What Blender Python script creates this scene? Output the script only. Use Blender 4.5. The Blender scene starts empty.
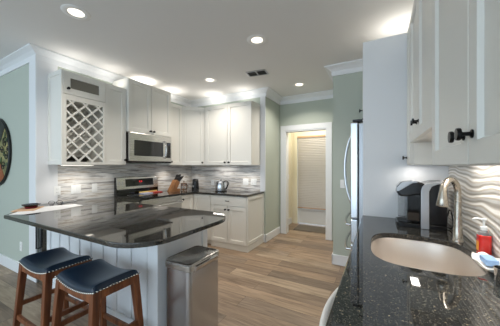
import bpy, bmesh, math, random
from math import sin, cos, pi, radians
from mathutils import Vector, Matrix
random.seed(7)
S = bpy.context.scene
COL = S.collection

# ------------------------------------------------------------------ camera
cam_data = bpy.data.cameras.new('camera')
cam_data.sensor_width = 36.0
cam_data.lens = 36.0 * 237.5 / 500.0
cam_data.shift_x = 0.0006
cam_data.shift_y = 0.007
cam_data.clip_start = 0.02
cam = bpy.data.objects.new('camera', cam_data)
COL.objects.link(cam)
cam.location = (0, 0, 1.357)
cam.rotation_euler = (pi / 2, 0, 0.498)
S.camera = cam

# ------------------------------------------------------------------ world, exposure
S.view_settings.view_transform = 'Standard'
S.view_settings.look = 'None'
S.view_settings.gamma = 1.0
S.view_settings.use_curve_mapping = False
S.view_settings.exposure = 0.42
w = bpy.data.worlds.new('world')
S.world = w
w.use_nodes = True
bg = w.node_tree.nodes['Background']
bg.inputs[0].default_value = (0.70, 0.86, 1.0, 1)
bg.inputs[1].default_value = 2.1


def area(name, loc, size, power, color=(1, 1, 1), rot=(0, 0, 0), sy=None, spread=None, shape=None):
    d = bpy.data.lights.new(name, 'AREA')
    d.energy = power
    d.color = color
    d.size = size
    if sy:
        d.shape = 'RECTANGLE'
        d.size_y = sy
    if shape:
        d.shape = shape
    if spread:
        d.spread = spread
    o = bpy.data.objects.new(name, d)
    COL.objects.link(o)
    o.location = loc
    o.rotation_euler = rot
    return o


WARM = (1.0, 0.92, 0.83)
NEUT = (1.0, 0.95, 0.88)
LAMPS = [(-2.39, 1.13), (-1.17, 2.32), (-2.37, 3.03), (-1.18, 3.92)]
for lx, ly in LAMPS + [(-2.3, -0.9)]:  # last one is an extra unseen lamp, out of view and without a fitting
    area('lamp_light', (lx, ly, 2.729), 0.13, 9, WARM, (0, 0, 0), spread=radians(130), shape='DISK')
# LED strips lying on top of the wall cabinets, shining up
UPL = [(-3.36, 1.55, 2.50, 2.2), (-3.33, 2.02, 2.50, 2.5), (-3.34, 2.55, 2.66, 5.0), (-3.30, 3.12, 2.50, 5.0), (-2.80, 3.66, 2.50, 5.0),
       (-2.15, 3.68, 2.50, 3.2), (0.2, 2.75, 2.50, 6.0), (0.36, 1.9, 2.50, 5)]
for x, y, z, p in UPL:
    area('cabinet_top_light', (x, y, z), 0.22, p * 0.18, NEUT, (pi, 0, 0))
# LED bars under the wall cabinets
for x, y, z, sx, sy, p in [(-3.36, 1.61, 1.366, 0.14, 0.36, 3.0), (-3.36, 2.0, 1.366, 0.14, 0.2, 0.8), (-3.36, 3.10, 1.366, 0.14, 0.2, 2.0), (-3.3, 3.6, 1.366, 0.10, 0.10, 2.0),
                           (-2.62, 3.69, 1.366, 0.36, 0.03, 2.5), (-2.13, 3.69, 1.366, 0.36, 0.03, 2.5),
                           (0.25, 2.26, 1.366, 0.05, 0.14, 1.3), (0.42, 1.58, 1.515, 0.05, 0.4, 5.0), (0.44, 0.7, 1.352, 0.05, 0.7, 7.0)]:
    area('under_cabinet_light', (x, y, z), sx, p * 0.36, NEUT, (0, 0, 0), sy, None if x in (-2.62, 0.25) else radians(115))
area('hall_light', (-1.2, 5.0, 2.66), 0.25, 13, (1.0, 0.92, 0.80))


# ------------------------------------------------------------------ helpers: materials
def lin(c):
    return tuple(((v / 255) / 12.92 if v / 255 <= 0.04045 else ((v / 255 + 0.055) / 1.055) ** 2.4) for v in c) + (1,)


def mat(name, rgb=(200, 200, 200), rough=0.5, metal=0.0, spec=0.5, coat=0.0, emit=None, es=0, trans=0.0, ior=1.45, alpha=1.0, bump=None):
    m = bpy.data.materials.new(name)
    m.use_nodes = True
    nt = m.node_tree
    b = nt.nodes['Principled BSDF']
    b.inputs['Base Color'].default_value = lin(rgb)
    b.inputs['Roughness'].default_value = rough
    b.inputs['Metallic'].default_value = metal
    b.inputs['Specular IOR Level'].default_value = spec
    b.inputs['Coat Weight'].default_value = coat
    b.inputs['Coat Roughness'].default_value = 0.05
    b.inputs['Transmission Weight'].default_value = trans
    b.inputs['IOR'].default_value = ior
    if emit:
        b.inputs['Emission Color'].default_value = lin(emit)
        b.inputs['Emission Strength'].default_value = es
    # slight procedural variation so that nothing is a dead flat colour
    tc = nt.nodes.new('ShaderNodeTexCoord')
    nz = nt.nodes.new('ShaderNodeTexNoise')
    nz.inputs['Scale'].default_value = bump[0] if bump else 9.0
    nz.inputs['Detail'].default_value = 3
    nt.links.new(tc.outputs['Object'], nz.inputs['Vector'])
    if bump:
        bp = nt.nodes.new('ShaderNodeBump')
        bp.inputs['Strength'].default_value = bump[1]
        bp.inputs['Distance'].default_value = bump[2]
        nt.links.new(nz.outputs['Fac'], bp.inputs['Height'])
        nt.links.new(bp.outputs['Normal'], b.inputs['Normal'])
    else:
        mr = nt.nodes.new('ShaderNodeMapRange')
        mr.inputs['To Min'].default_value = max(0.0, rough - 0.03)
        mr.inputs['To Max'].default_value = min(1.0, rough + 0.03)
        nt.links.new(nz.outputs['Fac'], mr.inputs['Value'])
        nt.links.new(mr.outputs['Result'], b.inputs['Roughness'])
    return m


def nodes(m):
    nt = m.node_tree
    return nt, nt.nodes['Principled BSDF'], (lambda t: nt.nodes.new(t)), nt.links.new


def ramp(nt, stops, interp='LINEAR'):
    r = nt.nodes.new('ShaderNodeValToRGB')
    r.color_ramp.interpolation = interp
    e = r.color_ramp.elements
    while len(e) > len(stops):
        e.remove(e[-1])
    while len(e) < len(stops):
        e.new(0.5)
    for i, (p, c) in enumerate(stops):
        e[i].position = p
        e[i].color = lin(c)
    return r


def mapping(nt, scale=(1, 1, 1), rot=(0, 0, 0)):
    tc = nt.nodes.new('ShaderNodeTexCoord')
    mp = nt.nodes.new('ShaderNodeMapping')
    mp.inputs['Scale'].default_value = scale
    mp.inputs['Rotation'].default_value = rot
    nt.links.new(tc.outputs['Object'], mp.inputs['Vector'])
    return mp.outputs['Vector']


M = {}
M['cab'] = mat('cabinet_paint', (222, 220, 213), 0.38)
M['cab_in'] = mat('cabinet_inside', (214, 212, 206), 0.6)
M['trim'] = mat('trim_paint', (226, 228, 230), 0.4)
M['wall'] = mat('wall_paint', (180, 187, 176), 0.75, bump=(220, 0.05, 0.002))
M['cream'] = mat('hall_paint', (226, 219, 196), 0.7)
M['ceil'] = mat('ceiling_paint', (224, 223, 221), 0.85, bump=(180, 0.05, 0.002))
M['white'] = mat('white_panel_paint', (222, 223, 225), 0.45)
M['black'] = mat('black_metal', (20, 19, 19), 0.35, 0.5)
M['blackgloss'] = mat('black_gloss', (9, 9, 11), 0.06, coat=0.6)
M['blackplastic'] = mat('black_plastic', (18, 18, 20), 0.2)
M['plastic'] = mat('white_plastic', (236, 236, 234), 0.35)
M['paper'] = mat('paper', (214, 214, 214), 0.8)
M['chrome'] = mat('chrome', (205, 205, 205), 0.12, 1.0)
M['silver'] = mat('silver_plastic', (176, 178, 182), 0.3, 0.6)
M['screen'] = mat('dark_screen', (38, 44, 58), 0.08, coat=0.5)
M['glass_dark'] = mat('dark_glass', (28, 28, 30), 0.05, coat=0.5)
M['glass_pane'] = mat('cabinet_glass', (120, 116, 106), 0.35)
M['red'] = mat('red_liquid', (214, 42, 34), 0.15, coat=0.6)
M['label_yellow'] = mat('label_yellow', (232, 160, 60), 0.5)
M['clear'] = mat('clear_plastic', (235, 238, 240), 0.08, trans=0.85, ior=1.3)
M['blue'] = mat('blue_sponge', (140, 170, 208), 0.9, bump=(300, 0.5, 0.003))
M['tray'] = mat('white_ceramic', (236, 236, 232), 0.15, coat=0.4)
M['led'] = mat('lamp_lens', (255, 250, 240), 0.5, emit=(255, 240, 218), es=1.8)
M['ledbar'] = mat('led_bar_lens', (255, 250, 240), 0.5, emit=(255, 246, 232), es=1.8)
M['redled'] = mat('red_led', (120, 10, 10), 0.4, emit=(255, 30, 40), es=1.6)
M['mat'] = mat('floor_mat', (104, 98, 90), 0.95, bump=(120, 0.6, 0.004))
M['nail'] = mat('nickel_nailhead', (210, 206, 196), 0.2, 1.0)
M['copper'] = mat('bronze', (150, 96, 52), 0.25, 1.0)
M['darkred'] = mat('dark_red', (120, 28, 40), 0.4)
M['olive'] = mat('bottle_glass', (14, 17, 12), 0.08, coat=0.4)
M['bookyellow'] = mat('booklet_yellow', (214, 186, 110), 0.4)
M['booklav'] = mat('booklet_lavender', (196, 198, 222), 0.4)
M['bookred'] = mat('booklet_red', (170, 40, 36), 0.4)
M['tan'] = mat('tan_cardboard', (196, 160, 128), 0.7)
M['cord'] = mat('black_rubber', (16, 16, 16), 0.6)


def steel(name, rgb, scale, rough=0.26):
    m = mat(name, rgb, rough, 1.0)
    nt, b, N, L = nodes(m)
    nz = N('ShaderNodeTexNoise')
    nz.inputs['Scale'].default_value = 1.0
    nz.inputs['Detail'].default_value = 4
    L(mapping(nt, scale), nz.inputs['Vector'])
    mr = N('ShaderNodeMapRange')
    mr.inputs['To Min'].default_value = rough - 0.08
    mr.inputs['To Max'].default_value = rough + 0.12
    L(nz.outputs['Fac'], mr.inputs['Value'])
    L(mr.outputs['Result'], b.inputs['Roughness'])
    bp = N('ShaderNodeBump')
    bp.inputs['Strength'].default_value = 0.06
    bp.inputs['Distance'].default_value = 0.001
    L(nz.outputs['Fac'], bp.inputs['Height'])
    L(bp.outputs['Normal'], b.inputs['Normal'])
    return m


M['steel'] = steel('brushed_steel', (198, 196, 192), (3, 3, 400))
M['steel_v'] = mat('brushed_steel_upright', (208, 212, 218), 0.25, 1.0)
M['nickel'] = mat('brushed_nickel', (188, 180, 168), 0.27, 1.0)
M['sink'] = mat('sink_steel', (222, 214, 206), 0.42, 0.85)

# ---- floor planks running along x
m = mat('wood_plank_floor', (150, 120, 92), 0.42)
nt, b, N, L = nodes(m)
v = mapping(nt)
br = N('ShaderNodeTexBrick')
br.offset = 0.37
br.offset_frequency = 2
br.inputs['Color1'].default_value = (0, 0, 0, 1)
br.inputs['Color2'].default_value = (1, 1, 1, 1)
br.inputs['Mortar'].default_value = (0.5, 0.5, 0.5, 1)
br.inputs['Scale'].default_value = 1.0
br.inputs['Mortar Size'].default_value = 0.0015
br.inputs['Bias'].default_value = 0.0
br.inputs['Brick Width'].default_value = 1.22
br.inputs['Row Height'].default_value = 0.18
L(v, br.inputs['Vector'])
rp = ramp(nt, [(0.0, (134, 120, 106)), (0.35, (164, 144, 123)), (0.6, (178, 157, 134)), (0.8, (152, 137, 122)), (1.0, (194, 176, 152))])
L(br.outputs['Color'], rp.inputs['Fac'])
# grain, shifted per plank
ad = N('ShaderNodeVectorMath')
ad.operation = 'MULTIPLY_ADD'
ad.inputs[1].default_value = (7, 13, 5)
L(br.outputs['Color'], ad.inputs[0])
L(v, ad.inputs[2])
mp = N('ShaderNodeMapping')
mp.inputs['Scale'].default_value = (1.6, 16, 16)
L(ad.outputs['Vector'], mp.inputs['Vector'])
nz = N('ShaderNodeTexNoise')
nz.inputs['Scale'].default_value = 1.6
nz.inputs['Detail'].default_value = 7
nz.inputs['Roughness'].default_value = 0.62
nz.inputs['Distortion'].default_value = 0.8
L(mp.outputs['Vector'], nz.inputs['Vector'])
gr = ramp(nt, [(0.25, (136, 124, 114)), (0.5, (208, 202, 196)), (0.75, (255, 252, 248))])
L(nz.outputs['Fac'], gr.inputs['Fac'])
mx = N('ShaderNodeMix')
mx.data_type = 'RGBA'
mx.blend_type = 'MULTIPLY'
mx.inputs['Factor'].default_value = 0.9
L(rp.outputs['Color'], mx.inputs['A'])
L(gr.outputs['Color'], mx.inputs['B'])
mo = N('ShaderNodeMix')
mo.data_type = 'RGBA'
mo.inputs['B'].default_value = lin((70, 56, 44))
L(mx.outputs['Result'], mo.inputs['A'])
L(br.outputs['Fac'], mo.inputs['Factor'])
L(mo.outputs['Result'], b.inputs['Base Color'])
M['floor'] = m

# ---- polished dark granite
m = mat('dark_granite', (16, 16, 17), 0.05, spec=0.5)
nt, b, N, L = nodes(m)
b.inputs['IOR'].default_value = 1.65
for l in list(nt.links):
    if l.to_socket == b.inputs['Roughness']:
        nt.links.remove(l)
b.inputs['Roughness'].default_value = 0.035
v = mapping(nt)
vo = N('ShaderNodeTexVoronoi')
vo.inputs['Scale'].default_value = 330
L(v, vo.inputs['Vector'])
nz = N('ShaderNodeTexNoise')
nz.inputs['Scale'].default_value = 110
nz.inputs['Detail'].default_value = 6
nz.inputs['Roughness'].default_value = 0.7
L(v, nz.inputs['Vector'])
r1 = ramp(nt, [(0.0, (16, 16, 18)), (0.48, (28, 29, 30)), (0.6, (52, 53, 52)), (0.7, (104, 96, 80)), (0.85, (140, 132, 116))])
L(nz.outputs['Fac'], r1.inputs['Fac'])
sp = N('ShaderNodeSeparateColor')
L(vo.outputs['Color'], sp.inputs['Color'])
r2 = ramp(nt, [(0.0, (20, 21, 23)), (0.55, (36, 37, 38)), (0.80, (84, 82, 76)), (0.94, (140, 132, 114))], 'CONSTANT')
L(sp.outputs['Red'], r2.inputs['Fac'])
mx = N('ShaderNodeMix')
mx.data_type = 'RGBA'
mx.inputs['Factor'].default_value = 0.45
L(r1.outputs['Color'], mx.inputs['A'])
L(r2.outputs['Color'], mx.inputs['B'])
n3 = N('ShaderNodeTexVoronoi')
n3.inputs['Scale'].default_value = 120
L(v, n3.inputs['Vector'])
s3 = N('ShaderNodeSeparateColor')
L(n3.outputs['Color'], s3.inputs['Color'])
r3 = ramp(nt, [(0.0, (0, 0, 0)), (0.80, (0, 0, 0)), (0.90, (140, 140, 140)), (1.0, (235, 235, 235))])
L(s3.outputs['Green'], r3.inputs['Fac'])
r4 = ramp(nt, [(0.12, (255, 255, 255)), (0.4, (0, 0, 0))])
L(n3.outputs['Distance'], r4.inputs['Fac'])
m3 = N('ShaderNodeMath')
m3.operation = 'MULTIPLY'
L(r3.outputs['Color'], m3.inputs[0])
L(r4.outputs['Color'], m3.inputs[1])
mf = N('ShaderNodeMix')
mf.data_type = 'RGBA'
mf.inputs['B'].default_value = lin((196, 180, 146))
L(m3.outputs['Value'], mf.inputs['Factor'])
L(mx.outputs['Result'], mf.inputs['A'])
L(mf.outputs['Result'], b.inputs['Base Color'])
M['granite'] = m


# ---- wavy linear stone tile
def tile_mat(name, scale, dist=0.9):
    m = mat(name, (214, 208, 200), 0.28)
    nt, b, N, L = nodes(m)
    v = mapping(nt, scale)
    n0 = N('ShaderNodeTexNoise')
    n0.inputs['Scale'].default_value = 0.7
    n0.inputs['Detail'].default_value = 2
    L(v, n0.inputs['Vector'])
    n1 = N('ShaderNodeTexNoise')
    n1.inputs['Scale'].default_value = 1.0
    n1.inputs['Detail'].default_value = 4
    n1.inputs['Roughness'].default_value = 0.6
    n1.inputs['Distortion'].default_value = dist
    L(v, n1.inputs['Vector'])
    rp = ramp(nt, [(0.28, (112, 108, 105)), (0.40, (160, 156, 153)), (0.47, (214, 212, 210)), (0.55, (226, 223, 218)), (0.61, (172, 160, 146)), (0.72, (212, 208, 202)), (0.85, (140, 134, 128))])
    L(n1.outputs['Fac'], rp.inputs['Fac'])
    L(rp.outputs['Color'], b.inputs['Base Color'])
    bp = N('ShaderNodeBump')
    bp.inputs['Strength'].default_value = 0.5
    bp.inputs['Distance'].default_value = 0.006
    L(n1.outputs['Fac'], bp.inputs['Height'])
    L(bp.outputs['Normal'], b.inputs['Normal'])
    return m


M['tile'] = tile_mat('wavy_linear_tile', (1.7, 1.7, 34), 0.5)
m = mat('wavy_carved_tile', (220, 216, 208), 0.35)
nt, b, N, L = nodes(m)
v = mapping(nt, (0.5, 0.5, 1.0))
wv = N('ShaderNodeTexWave')
wv.wave_type = 'BANDS'
wv.bands_direction = 'Z'
wv.inputs['Scale'].default_value = 6.0
wv.inputs['Distortion'].default_value = 7.5
wv.inputs['Detail'].default_value = 1.5
wv.inputs['Detail Scale'].default_value = 0.8
L(v, wv.inputs['Vector'])
rp = ramp(nt, [(0.0, (160, 153, 144)), (0.14, (196, 190, 181)), (0.30, (232, 229, 223)), (0.78, (236, 234, 230)), (0.93, (214, 206, 194)), (1.0, (188, 178, 164))])
L(wv.outputs['Fac'], rp.inputs['Fac'])
L(rp.outputs['Color'], b.inputs['Base Color'])
bp = N('ShaderNodeBump')
bp.inputs['Strength'].default_value = 0.35
bp.inputs['Distance'].default_value = 0.006
L(wv.outputs['Fac'], bp.inputs['Height'])
L(bp.outputs['Normal'], b.inputs['Normal'])
M['tile_big'] = m

# ---- stained wood
def wood(name, c0, c1, scale=(30, 30, 3), rough=0.35):
    m = mat(name, c0, rough)
    nt, b, N, L = nodes(m)
    n1 = N('ShaderNodeTexNoise')
    n1.inputs['Scale'].default_value = 1.0
    n1.inputs['Detail'].default_value = 6
    n1.inputs['Distortion'].default_value = 0.5
    L(mapping(nt, scale), n1.inputs['Vector'])
    rp = ramp(nt, [(0.3, c0), (0.7, c1)])
    L(n1.outputs['Fac'], rp.inputs['Fac'])
    L(rp.outputs['Color'], b.inputs['Base Color'])
    return m


M['stoolwood'] = wood('stained_walnut', (78, 42, 26), (138, 84, 52))
M['block'] = wood('acacia_block', (112, 74, 44), (158, 110, 68))
M['leather'] = mat('navy_leather', (26, 42, 60), 0.3, bump=(160, 0.08, 0.002))
M['shade'] = mat('cellular_fabric', (216, 211, 205), 0.9)
nt, b, N, L = nodes(M['shade'])
tr = N('ShaderNodeBsdfTranslucent')
tr.inputs['Color'].default_value = lin((205, 198, 190))
ms = N('ShaderNodeMixShader')
ms.inputs[0].default_value = 0.35
L(b.outputs[0], ms.inputs[1])
L(tr.outputs[0], ms.inputs[2])
L(ms.outputs[0], nt.nodes['Material Output'].inputs[0])
M['glass'] = mat('window_glass', (245, 248, 250), 0.02, trans=1.0, ior=1.1)

# plaque face: dark, olive and rust metal patches
m = mat('painted_metal', (120, 116, 70), 0.4, 0.2)
nt, b, N, L = nodes(m)
nz = N('ShaderNodeTexNoise')
nz.inputs['Scale'].default_value = 9
nz.inputs['Detail'].default_value = 4
L(mapping(nt), nz.inputs['Vector'])
rp = ramp(nt, [(0.3, (86, 92, 62)), (0.5, (150, 144, 96)), (0.7, (176, 160, 104))])
L(nz.outputs['Fac'], rp.inputs['Fac'])
L(rp.outputs['Color'], b.inputs['Base Color'])
M['plaque'] = m
M['plaque_dark'] = mat('charcoal_metal', (42, 44, 44), 0.4, 0.5)
M['plaque_rust'] = mat('rust_metal', (156, 84, 44), 0.45, 0.3)
M['plaque_green'] = mat('green_metal', (72, 96, 62), 0.45, 0.3)


# ------------------------------------------------------------------ helpers: meshes
class MB:
    def __init__(self):
        self.v = []
        self.f = []

    def add(self, vs, fs):
        n = len(self.v)
        self.v += [tuple(p) for p in vs]
        self.f += [tuple(i + n for i in f) for f in fs]
        return self

    def box(self, x0, x1, y0, y1, z0, z1):
        return self.add([(x0, y0, z0), (x1, y0, z0), (x1, y1, z0), (x0, y1, z0), (x0, y0, z1), (x1, y0, z1), (x1, y1, z1), (x0, y1, z1)],
                        [(0, 3, 2, 1), (4, 5, 6, 7), (0, 1, 5, 4), (1, 2, 6, 5), (2, 3, 7, 6), (3, 0, 4, 7)])

    def rings(self, rs, cap0=True, cap1=True, closed=True):
        n = len(rs[0])
        vs = [p for r in rs for p in r]
        fs = []
        for i in range(len(rs) - 1):
            for k in range(n if closed else n - 1):
                a, b2 = i * n + k, i * n + (k + 1) % n
                fs.append((a, b2, b2 + n, a + n))
        if cap0:
            fs.append(tuple(range(n))[::-1])
        if cap1:
            fs.append(tuple((len(rs) - 1) * n + k for k in range(n)))
        return self.add(vs, fs)

    def lathe(self, prof, c=(0, 0, 0), n=24, axis='z', ring_=False):
        if ring_:
            prof = list(prof) + [prof[0]]
        rs = []
        for r, h in prof:
            ring = []
            for k in range(n):
                a = 2 * pi * k / n
                if axis == 'z':
                    p = (c[0] + r * cos(a), c[1] + r * sin(a), c[2] + h)
                elif axis == 'y':
                    p = (c[0] + r * cos(a), c[1] + h, c[2] + r * sin(a))
                else:
                    p = (c[0] + h, c[1] + r * cos(a), c[2] + r * sin(a))
                ring.append(p)
            rs.append(ring)
        return self.rings(rs, not ring_, not ring_)

    def tube(self, pts, r, n=12, caps=True):
        pts = [Vector(p) for p in pts]
        rs = []
        up = None
        for i, p in enumerate(pts):
            if i == 0:
                t = pts[1] - p
            elif i == len(pts) - 1:
                t = p - pts[i - 1]
            else:
                t = (pts[i + 1] - pts[i - 1])
            t.normalize()
            if up is None:
                up = Vector((0, 0, 1)) if abs(t.z) < 0.9 else Vector((1, 0, 0))
            a = t.cross(up)
            a.normalize()
            b2 = a.cross(t)
            b2.normalize()
            up = b2
            rr = r[i] if isinstance(r, (list, tuple)) else r
            rs.append([p + a * (rr * cos(2 * pi * k / n)) + b2 * (rr * sin(2 * pi * k / n)) for k in range(n)])
        return self.rings(rs, caps, caps)

    def prism(self, poly, z0, z1):
        return self.rings([[(x, y, z0) for x, y in poly], [(x, y, z1) for x, y in poly]])

    def extrude_y(self, poly, y0, y1):
        return self.rings([[(x, y0, z) for x, z in poly], [(x, y1, z) for x, z in poly]])

    def extrude_x(self, poly, x0, x1):
        return self.rings([[(x0, y, z) for y, z in poly], [(x1, y, z) for y, z in poly]])

    def bar(self, p0, p1, w0, w1, d0=None, d1=None):
        """tapered square bar between two points, horizontal section"""
        d0 = d0 or w0
        d1 = d1 or w1
        r = lambda p, w_, d_: [(p[0] - w_ / 2, p[1] - d_ / 2, p[2]), (p[0] + w_ / 2, p[1] - d_ / 2, p[2]), (p[0] + w_ / 2, p[1] + d_ / 2, p[2]), (p[0] - w_ / 2, p[1] + d_ / 2, p[2])]
        return self.rings([r(p0, w0, d0), r(p1, w1, d1)])

    def ball(self, c, r, n=8, m=5):
        prof = [(max(1e-4, r * sin(pi * i / m)), -r * cos(pi * i / m)) for i in range(m + 1)]
        return self.lathe(prof, c, n)

    def build(self, name, material, parent=None, bevel=0.0, smooth=False, seg=2, subsurf=0):
        me = bpy.data.meshes.new(name)
        me.from_pydata(self.v, [], self.f)
        bm = bmesh.new()
        bm.from_mesh(me)
        bmesh.ops.recalc_face_normals(bm, faces=bm.faces)
        bm.to_mesh(me)
        bm.free()
        me.materials.append(material)
        if smooth:
            me.polygons.foreach_set('use_smooth', [True] * len(me.polygons))
            me.set_sharp_from_angle(angle=radians(40))
        o = bpy.data.objects.new(name, me)
        COL.objects.link(o)
        if parent:
            o.parent = parent
        if bevel:
            bv = o.modifiers.new('bevel', 'BEVEL')
            bv.width = bevel
            bv.segments = seg
            bv.limit_method = 'ANGLE'
            bv.angle_limit = radians(50)
        if subsurf:
            s = o.modifiers.new('sub', 'SUBSURF')
            s.levels = subsurf
            s.render_levels = subsurf
        return o


def thing(name, label, cat, loc=(0, 0, 0), rz=0.0, group=None):
    o = bpy.data.objects.new(name, None)
    COL.objects.link(o)
    o.empty_display_size = 0.1
    o.location = loc
    o.rotation_euler = (0, 0, rz)
    return tag(o, label, cat, group)


def tag(o, label, cat, group=None):
    o['label'] = label
    o['category'] = cat
    if group:
        o['group'] = group
    return o


def struct(o, label=None, cat=None):
    o['kind'] = 'structure'
    if label:
        o['label'] = label
    if cat:
        o['category'] = cat
    return o


def dup(root, loc, rz=None, label=None, group=None):
    r = root.copy()
    COL.objects.link(r)
    r.location = loc
    if rz is not None:
        r.rotation_euler = (0, 0, rz)
    if label:
        r['label'] = label
    if group:
        r['group'] = group
    for ch in list(root.children):
        c = ch.copy()
        COL.objects.link(c)
        c.parent = r
        for g in list(ch.children):
            d = g.copy()
            COL.objects.link(d)
            d.parent = c
    return r


def rrect(x0, x1, y0, y1, r, n=6):
    out = []
    for cx, cy, a0 in ((x1 - r, y0 + r, -pi / 2), (x1 - r, y1 - r, 0), (x0 + r, y1 - r, pi / 2), (x0 + r, y0 + r, pi)):
        for k in range(n + 1):
            a = a0 + pi / 2 * k / n
            out.append((cx + r * cos(a), cy + r * sin(a)))
    return out


# ------------------------------------------------------------------ key dimensions
XL, XR, YB, YL, XS, YD, H, CT = -3.53, 0.50, 3.87, 1.257, -1.78, 4.56, 2.74, 0.91
UB, UT = 1.38, 2.475
R90 = pi / 2

# ------------------------------------------------------------------ setting
struct(MB().box(-7.2, 1.2, -3.2, 7.0, -0.1, 0.0).build('floor', M['floor']), 'brown wood plank floor', 'floor')
struct(MB().box(-7.2, 1.2, -3.2, 7.0, H, H + 0.1).build('ceiling', M['ceil']), 'flat pale grey ceiling', 'ceiling')
struct(MB().box(-7.2, -7.05, -3.2, YL, 0, H).build('wall_light_block', M['wall']), 'unseen pale green wall added to block light from the left', 'wall')  # unseen wall, added to keep sky light from entering at the left
struct(MB().box(-7.2, XL, YL, YB + 0.13, 0, H).build('wall_left', M['wall']), 'pale green wall carrying the wine rack and range', 'wall')
struct(MB().box(XL, XS, YB, YD + 0.13, 0, H).build('wall_back', M['wall']), 'pale green wall behind the kettle and corner cabinets', 'wall')
struct(MB().box(-0.56, XR + 0.15, 3.46, YD, 0, H).build('wall_pantry', M['wall']), 'pale green wall beyond the refrigerator', 'wall')
struct(MB().box(XR, XR + 0.15, -1.6, 3.46, 0, H).build('wall_right', M['wall']), 'wall behind the sink', 'wall')
dw = MB()
dw.box(XS, -1.66, YD, YD + 0.13, 0, H).box(-0.85, XR + 0.15, YD, YD + 0.13, 0, H).box(-1.66, -0.85, YD, YD + 0.13, 2.07, H)
struct(dw.build('wall_doorway', M['wall']), 'pale green wall around the cased doorway', 'wall')
# hall beyond the doorway
struct(MB().box(-2.0, -1.85, YD + 0.13, 5.52, 0, H).build('wall_hall_left', M['cream']), 'cream side wall of the hall', 'wall')
struct(MB().box(-0.3, -0.15, YD + 0.13, 5.52, 0, H).build('wall_hall_right', M['cream']), 'cream right wall of the hall', 'wall')
hb = MB()
hb.box(-2.0, -1.72, 5.52, 5.64, 0, H).box(-0.72, -0.15, 5.52, 5.64, 0, H).box(-1.72, -0.72, 5.52, 5.64, 2.12, H)
struct(hb.build('wall_hall_end', M['cream']), 'cream end wall of the hall around the shaded door', 'wall')
struct(MB().box(-1.85, -1.835, YD + 0.14, 5.49, 0, 0.14).build('baseboard_hall', M['trim'], bevel=0.004), 'white baseboard along the hall', 'baseboard')

# door_1: cased opening
d1 = thing('door_1', 'white cased doorway opening into the hall', 'doorway', (-1.255, YD, 0))
struct(d1)
c = MB()
c.box(-0.50, -0.405, -0.02, 0.0, 0, 2.07).box(0.405, 0.50, -0.02, 0.0, 0, 2.07)
c.box(-0.50, 0.50, -0.02, 0.0, 2.07, 2.175)
c.build('casing', M['trim'], d1, bevel=0.004)
c = MB()
c.box(-0.405, -0.385, -0.012, 0.14, 0, 2.07).box(0.385, 0.405, -0.012, 0.14, 0, 2.07).box(-0.385, 0.385, -0.012, 0.14, 2.05, 2.07)
c.build('jamb', M['trim'], d1, bevel=0.002)
# door_2: full-lite exterior door in the hall
d2 = thing('door_2', 'white glazed exterior door with a covered window', 'door', (-1.22, 5.54, 0))
struct(d2)
c = MB()
c.box(-0.57, -0.485, -0.04, -0.02, 0, 2.07).box(0.485, 0.57, -0.04, -0.02, 0, 2.07).box(-0.57, 0.57, -0.04, -0.02, 2.07, 2.17)
c.build('casing', M['cream'], d2, bevel=0.004)
c = MB()
c.box(-0.485, -0.40, -0.01, 0.035, 0.02, 2.07).box(0.40, 0.485, -0.01, 0.035, 0.02, 2.07)
c.box(-0.40, 0.40, -0.01, 0.035, 0.02, 0.34).box(-0.40, 0.40, -0.01, 0.035, 2.02, 2.07).box(-0.46, 0.46, -0.035, -0.01, 0.34, 0.375)
c.build('door_slab', M['trim'], d2, bevel=0.003)
MB().box(-0.40, 0.40, 0.008, 0.016, 0.34, 2.02).build('pane', M['glass'], d2)
struct(MB().box(-1.72, -0.72, 5.50, 5.64, 0.0, 0.018).build('door_sill', M['trim'], d2)) if False else None
# cellular shade
sh = thing('cellular_shade', 'grey-beige pleated cellular shade lowered over the hall door glass', 'window shade', (-1.22, 5.50, 0))
c = MB()
n = 84
z0, z1 = 0.40, 2.03
row = []
for i in range(n + 1):
    z = z0 + (z1 - z0) * i / n
    y = -0.006 if i % 2 else 0.0
    row.append((y, z))
poly = row + [(y + 0.006, z) for y, z in row[::-1]]
fs = []
vs = []
for (y, z) in row:
    vs += [(-0.465, y, z), (0.465, y, z)]
for i in range(n):
    fs.append((2 * i, 2 * i + 1, 2 * i + 3, 2 * i + 2))
vb = len(vs)
for (y, z) in row:
    vs += [(-0.465, 0.016 - y, z), (0.465, 0.016 - y, z)]
for i in range(n):
    fs.append((vb + 2 * i, vb + 2 * i + 2, vb + 2 * i + 3, vb + 2 * i + 1))
c.add(vs, fs)
c.build('pleated_fabric', M['shade'], sh)
MB().box(-0.475, 0.475, -0.02, 0.018, 2.03, 2.07).build('head_rail', M['tan'], sh, bevel=0.004)
MB().box(-0.47, 0.47, -0.016, 0.016, 0.38, 0.40).build('bottom_rail', M['tan'], sh, bevel=0.004)
o = MB().prism(rrect(-1.62, -0.85, 4.93, 5.40, 0.02), 0.0, 0.012).build('door_mat', M['mat'], bevel=0.003)
tag(o, 'grey-brown doormat on the hall floor before the shaded door', 'doormat')

# crown moulding: frieze board + cove + cap.  run(p0, p1, out) with out = direction away from wall
def crown(name, p0, p1, out, ext0=0.0, ext1=0.0, label=''):
    prof = [(0, 2.61), (0.018, 2.61), (0.018, 2.672), (0.03, 2.682), (0.05, 2.70), (0.085, 2.715), (0.10, 2.722), (0.10, 2.739), (0, 2.739)]
    d = Vector((p1[0] - p0[0], p1[1] - p0[1], 0)).normalized()
    rs = []
    # ext > 0 : outside corner (mitre grows with profile depth), ext < 0 : inside corner
    for p, e, sg in ((p0, ext0, -1), (p1, ext1, 1)):
        rs.append([(p[0] + out[0] * u + d.x * sg * e * u, p[1] + out[1] * u + d.y * sg * e * u, z) for u, z in prof])
    o = MB().rings(rs).build(name, M['trim'])
    return struct(o, label, 'crown moulding')


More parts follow.
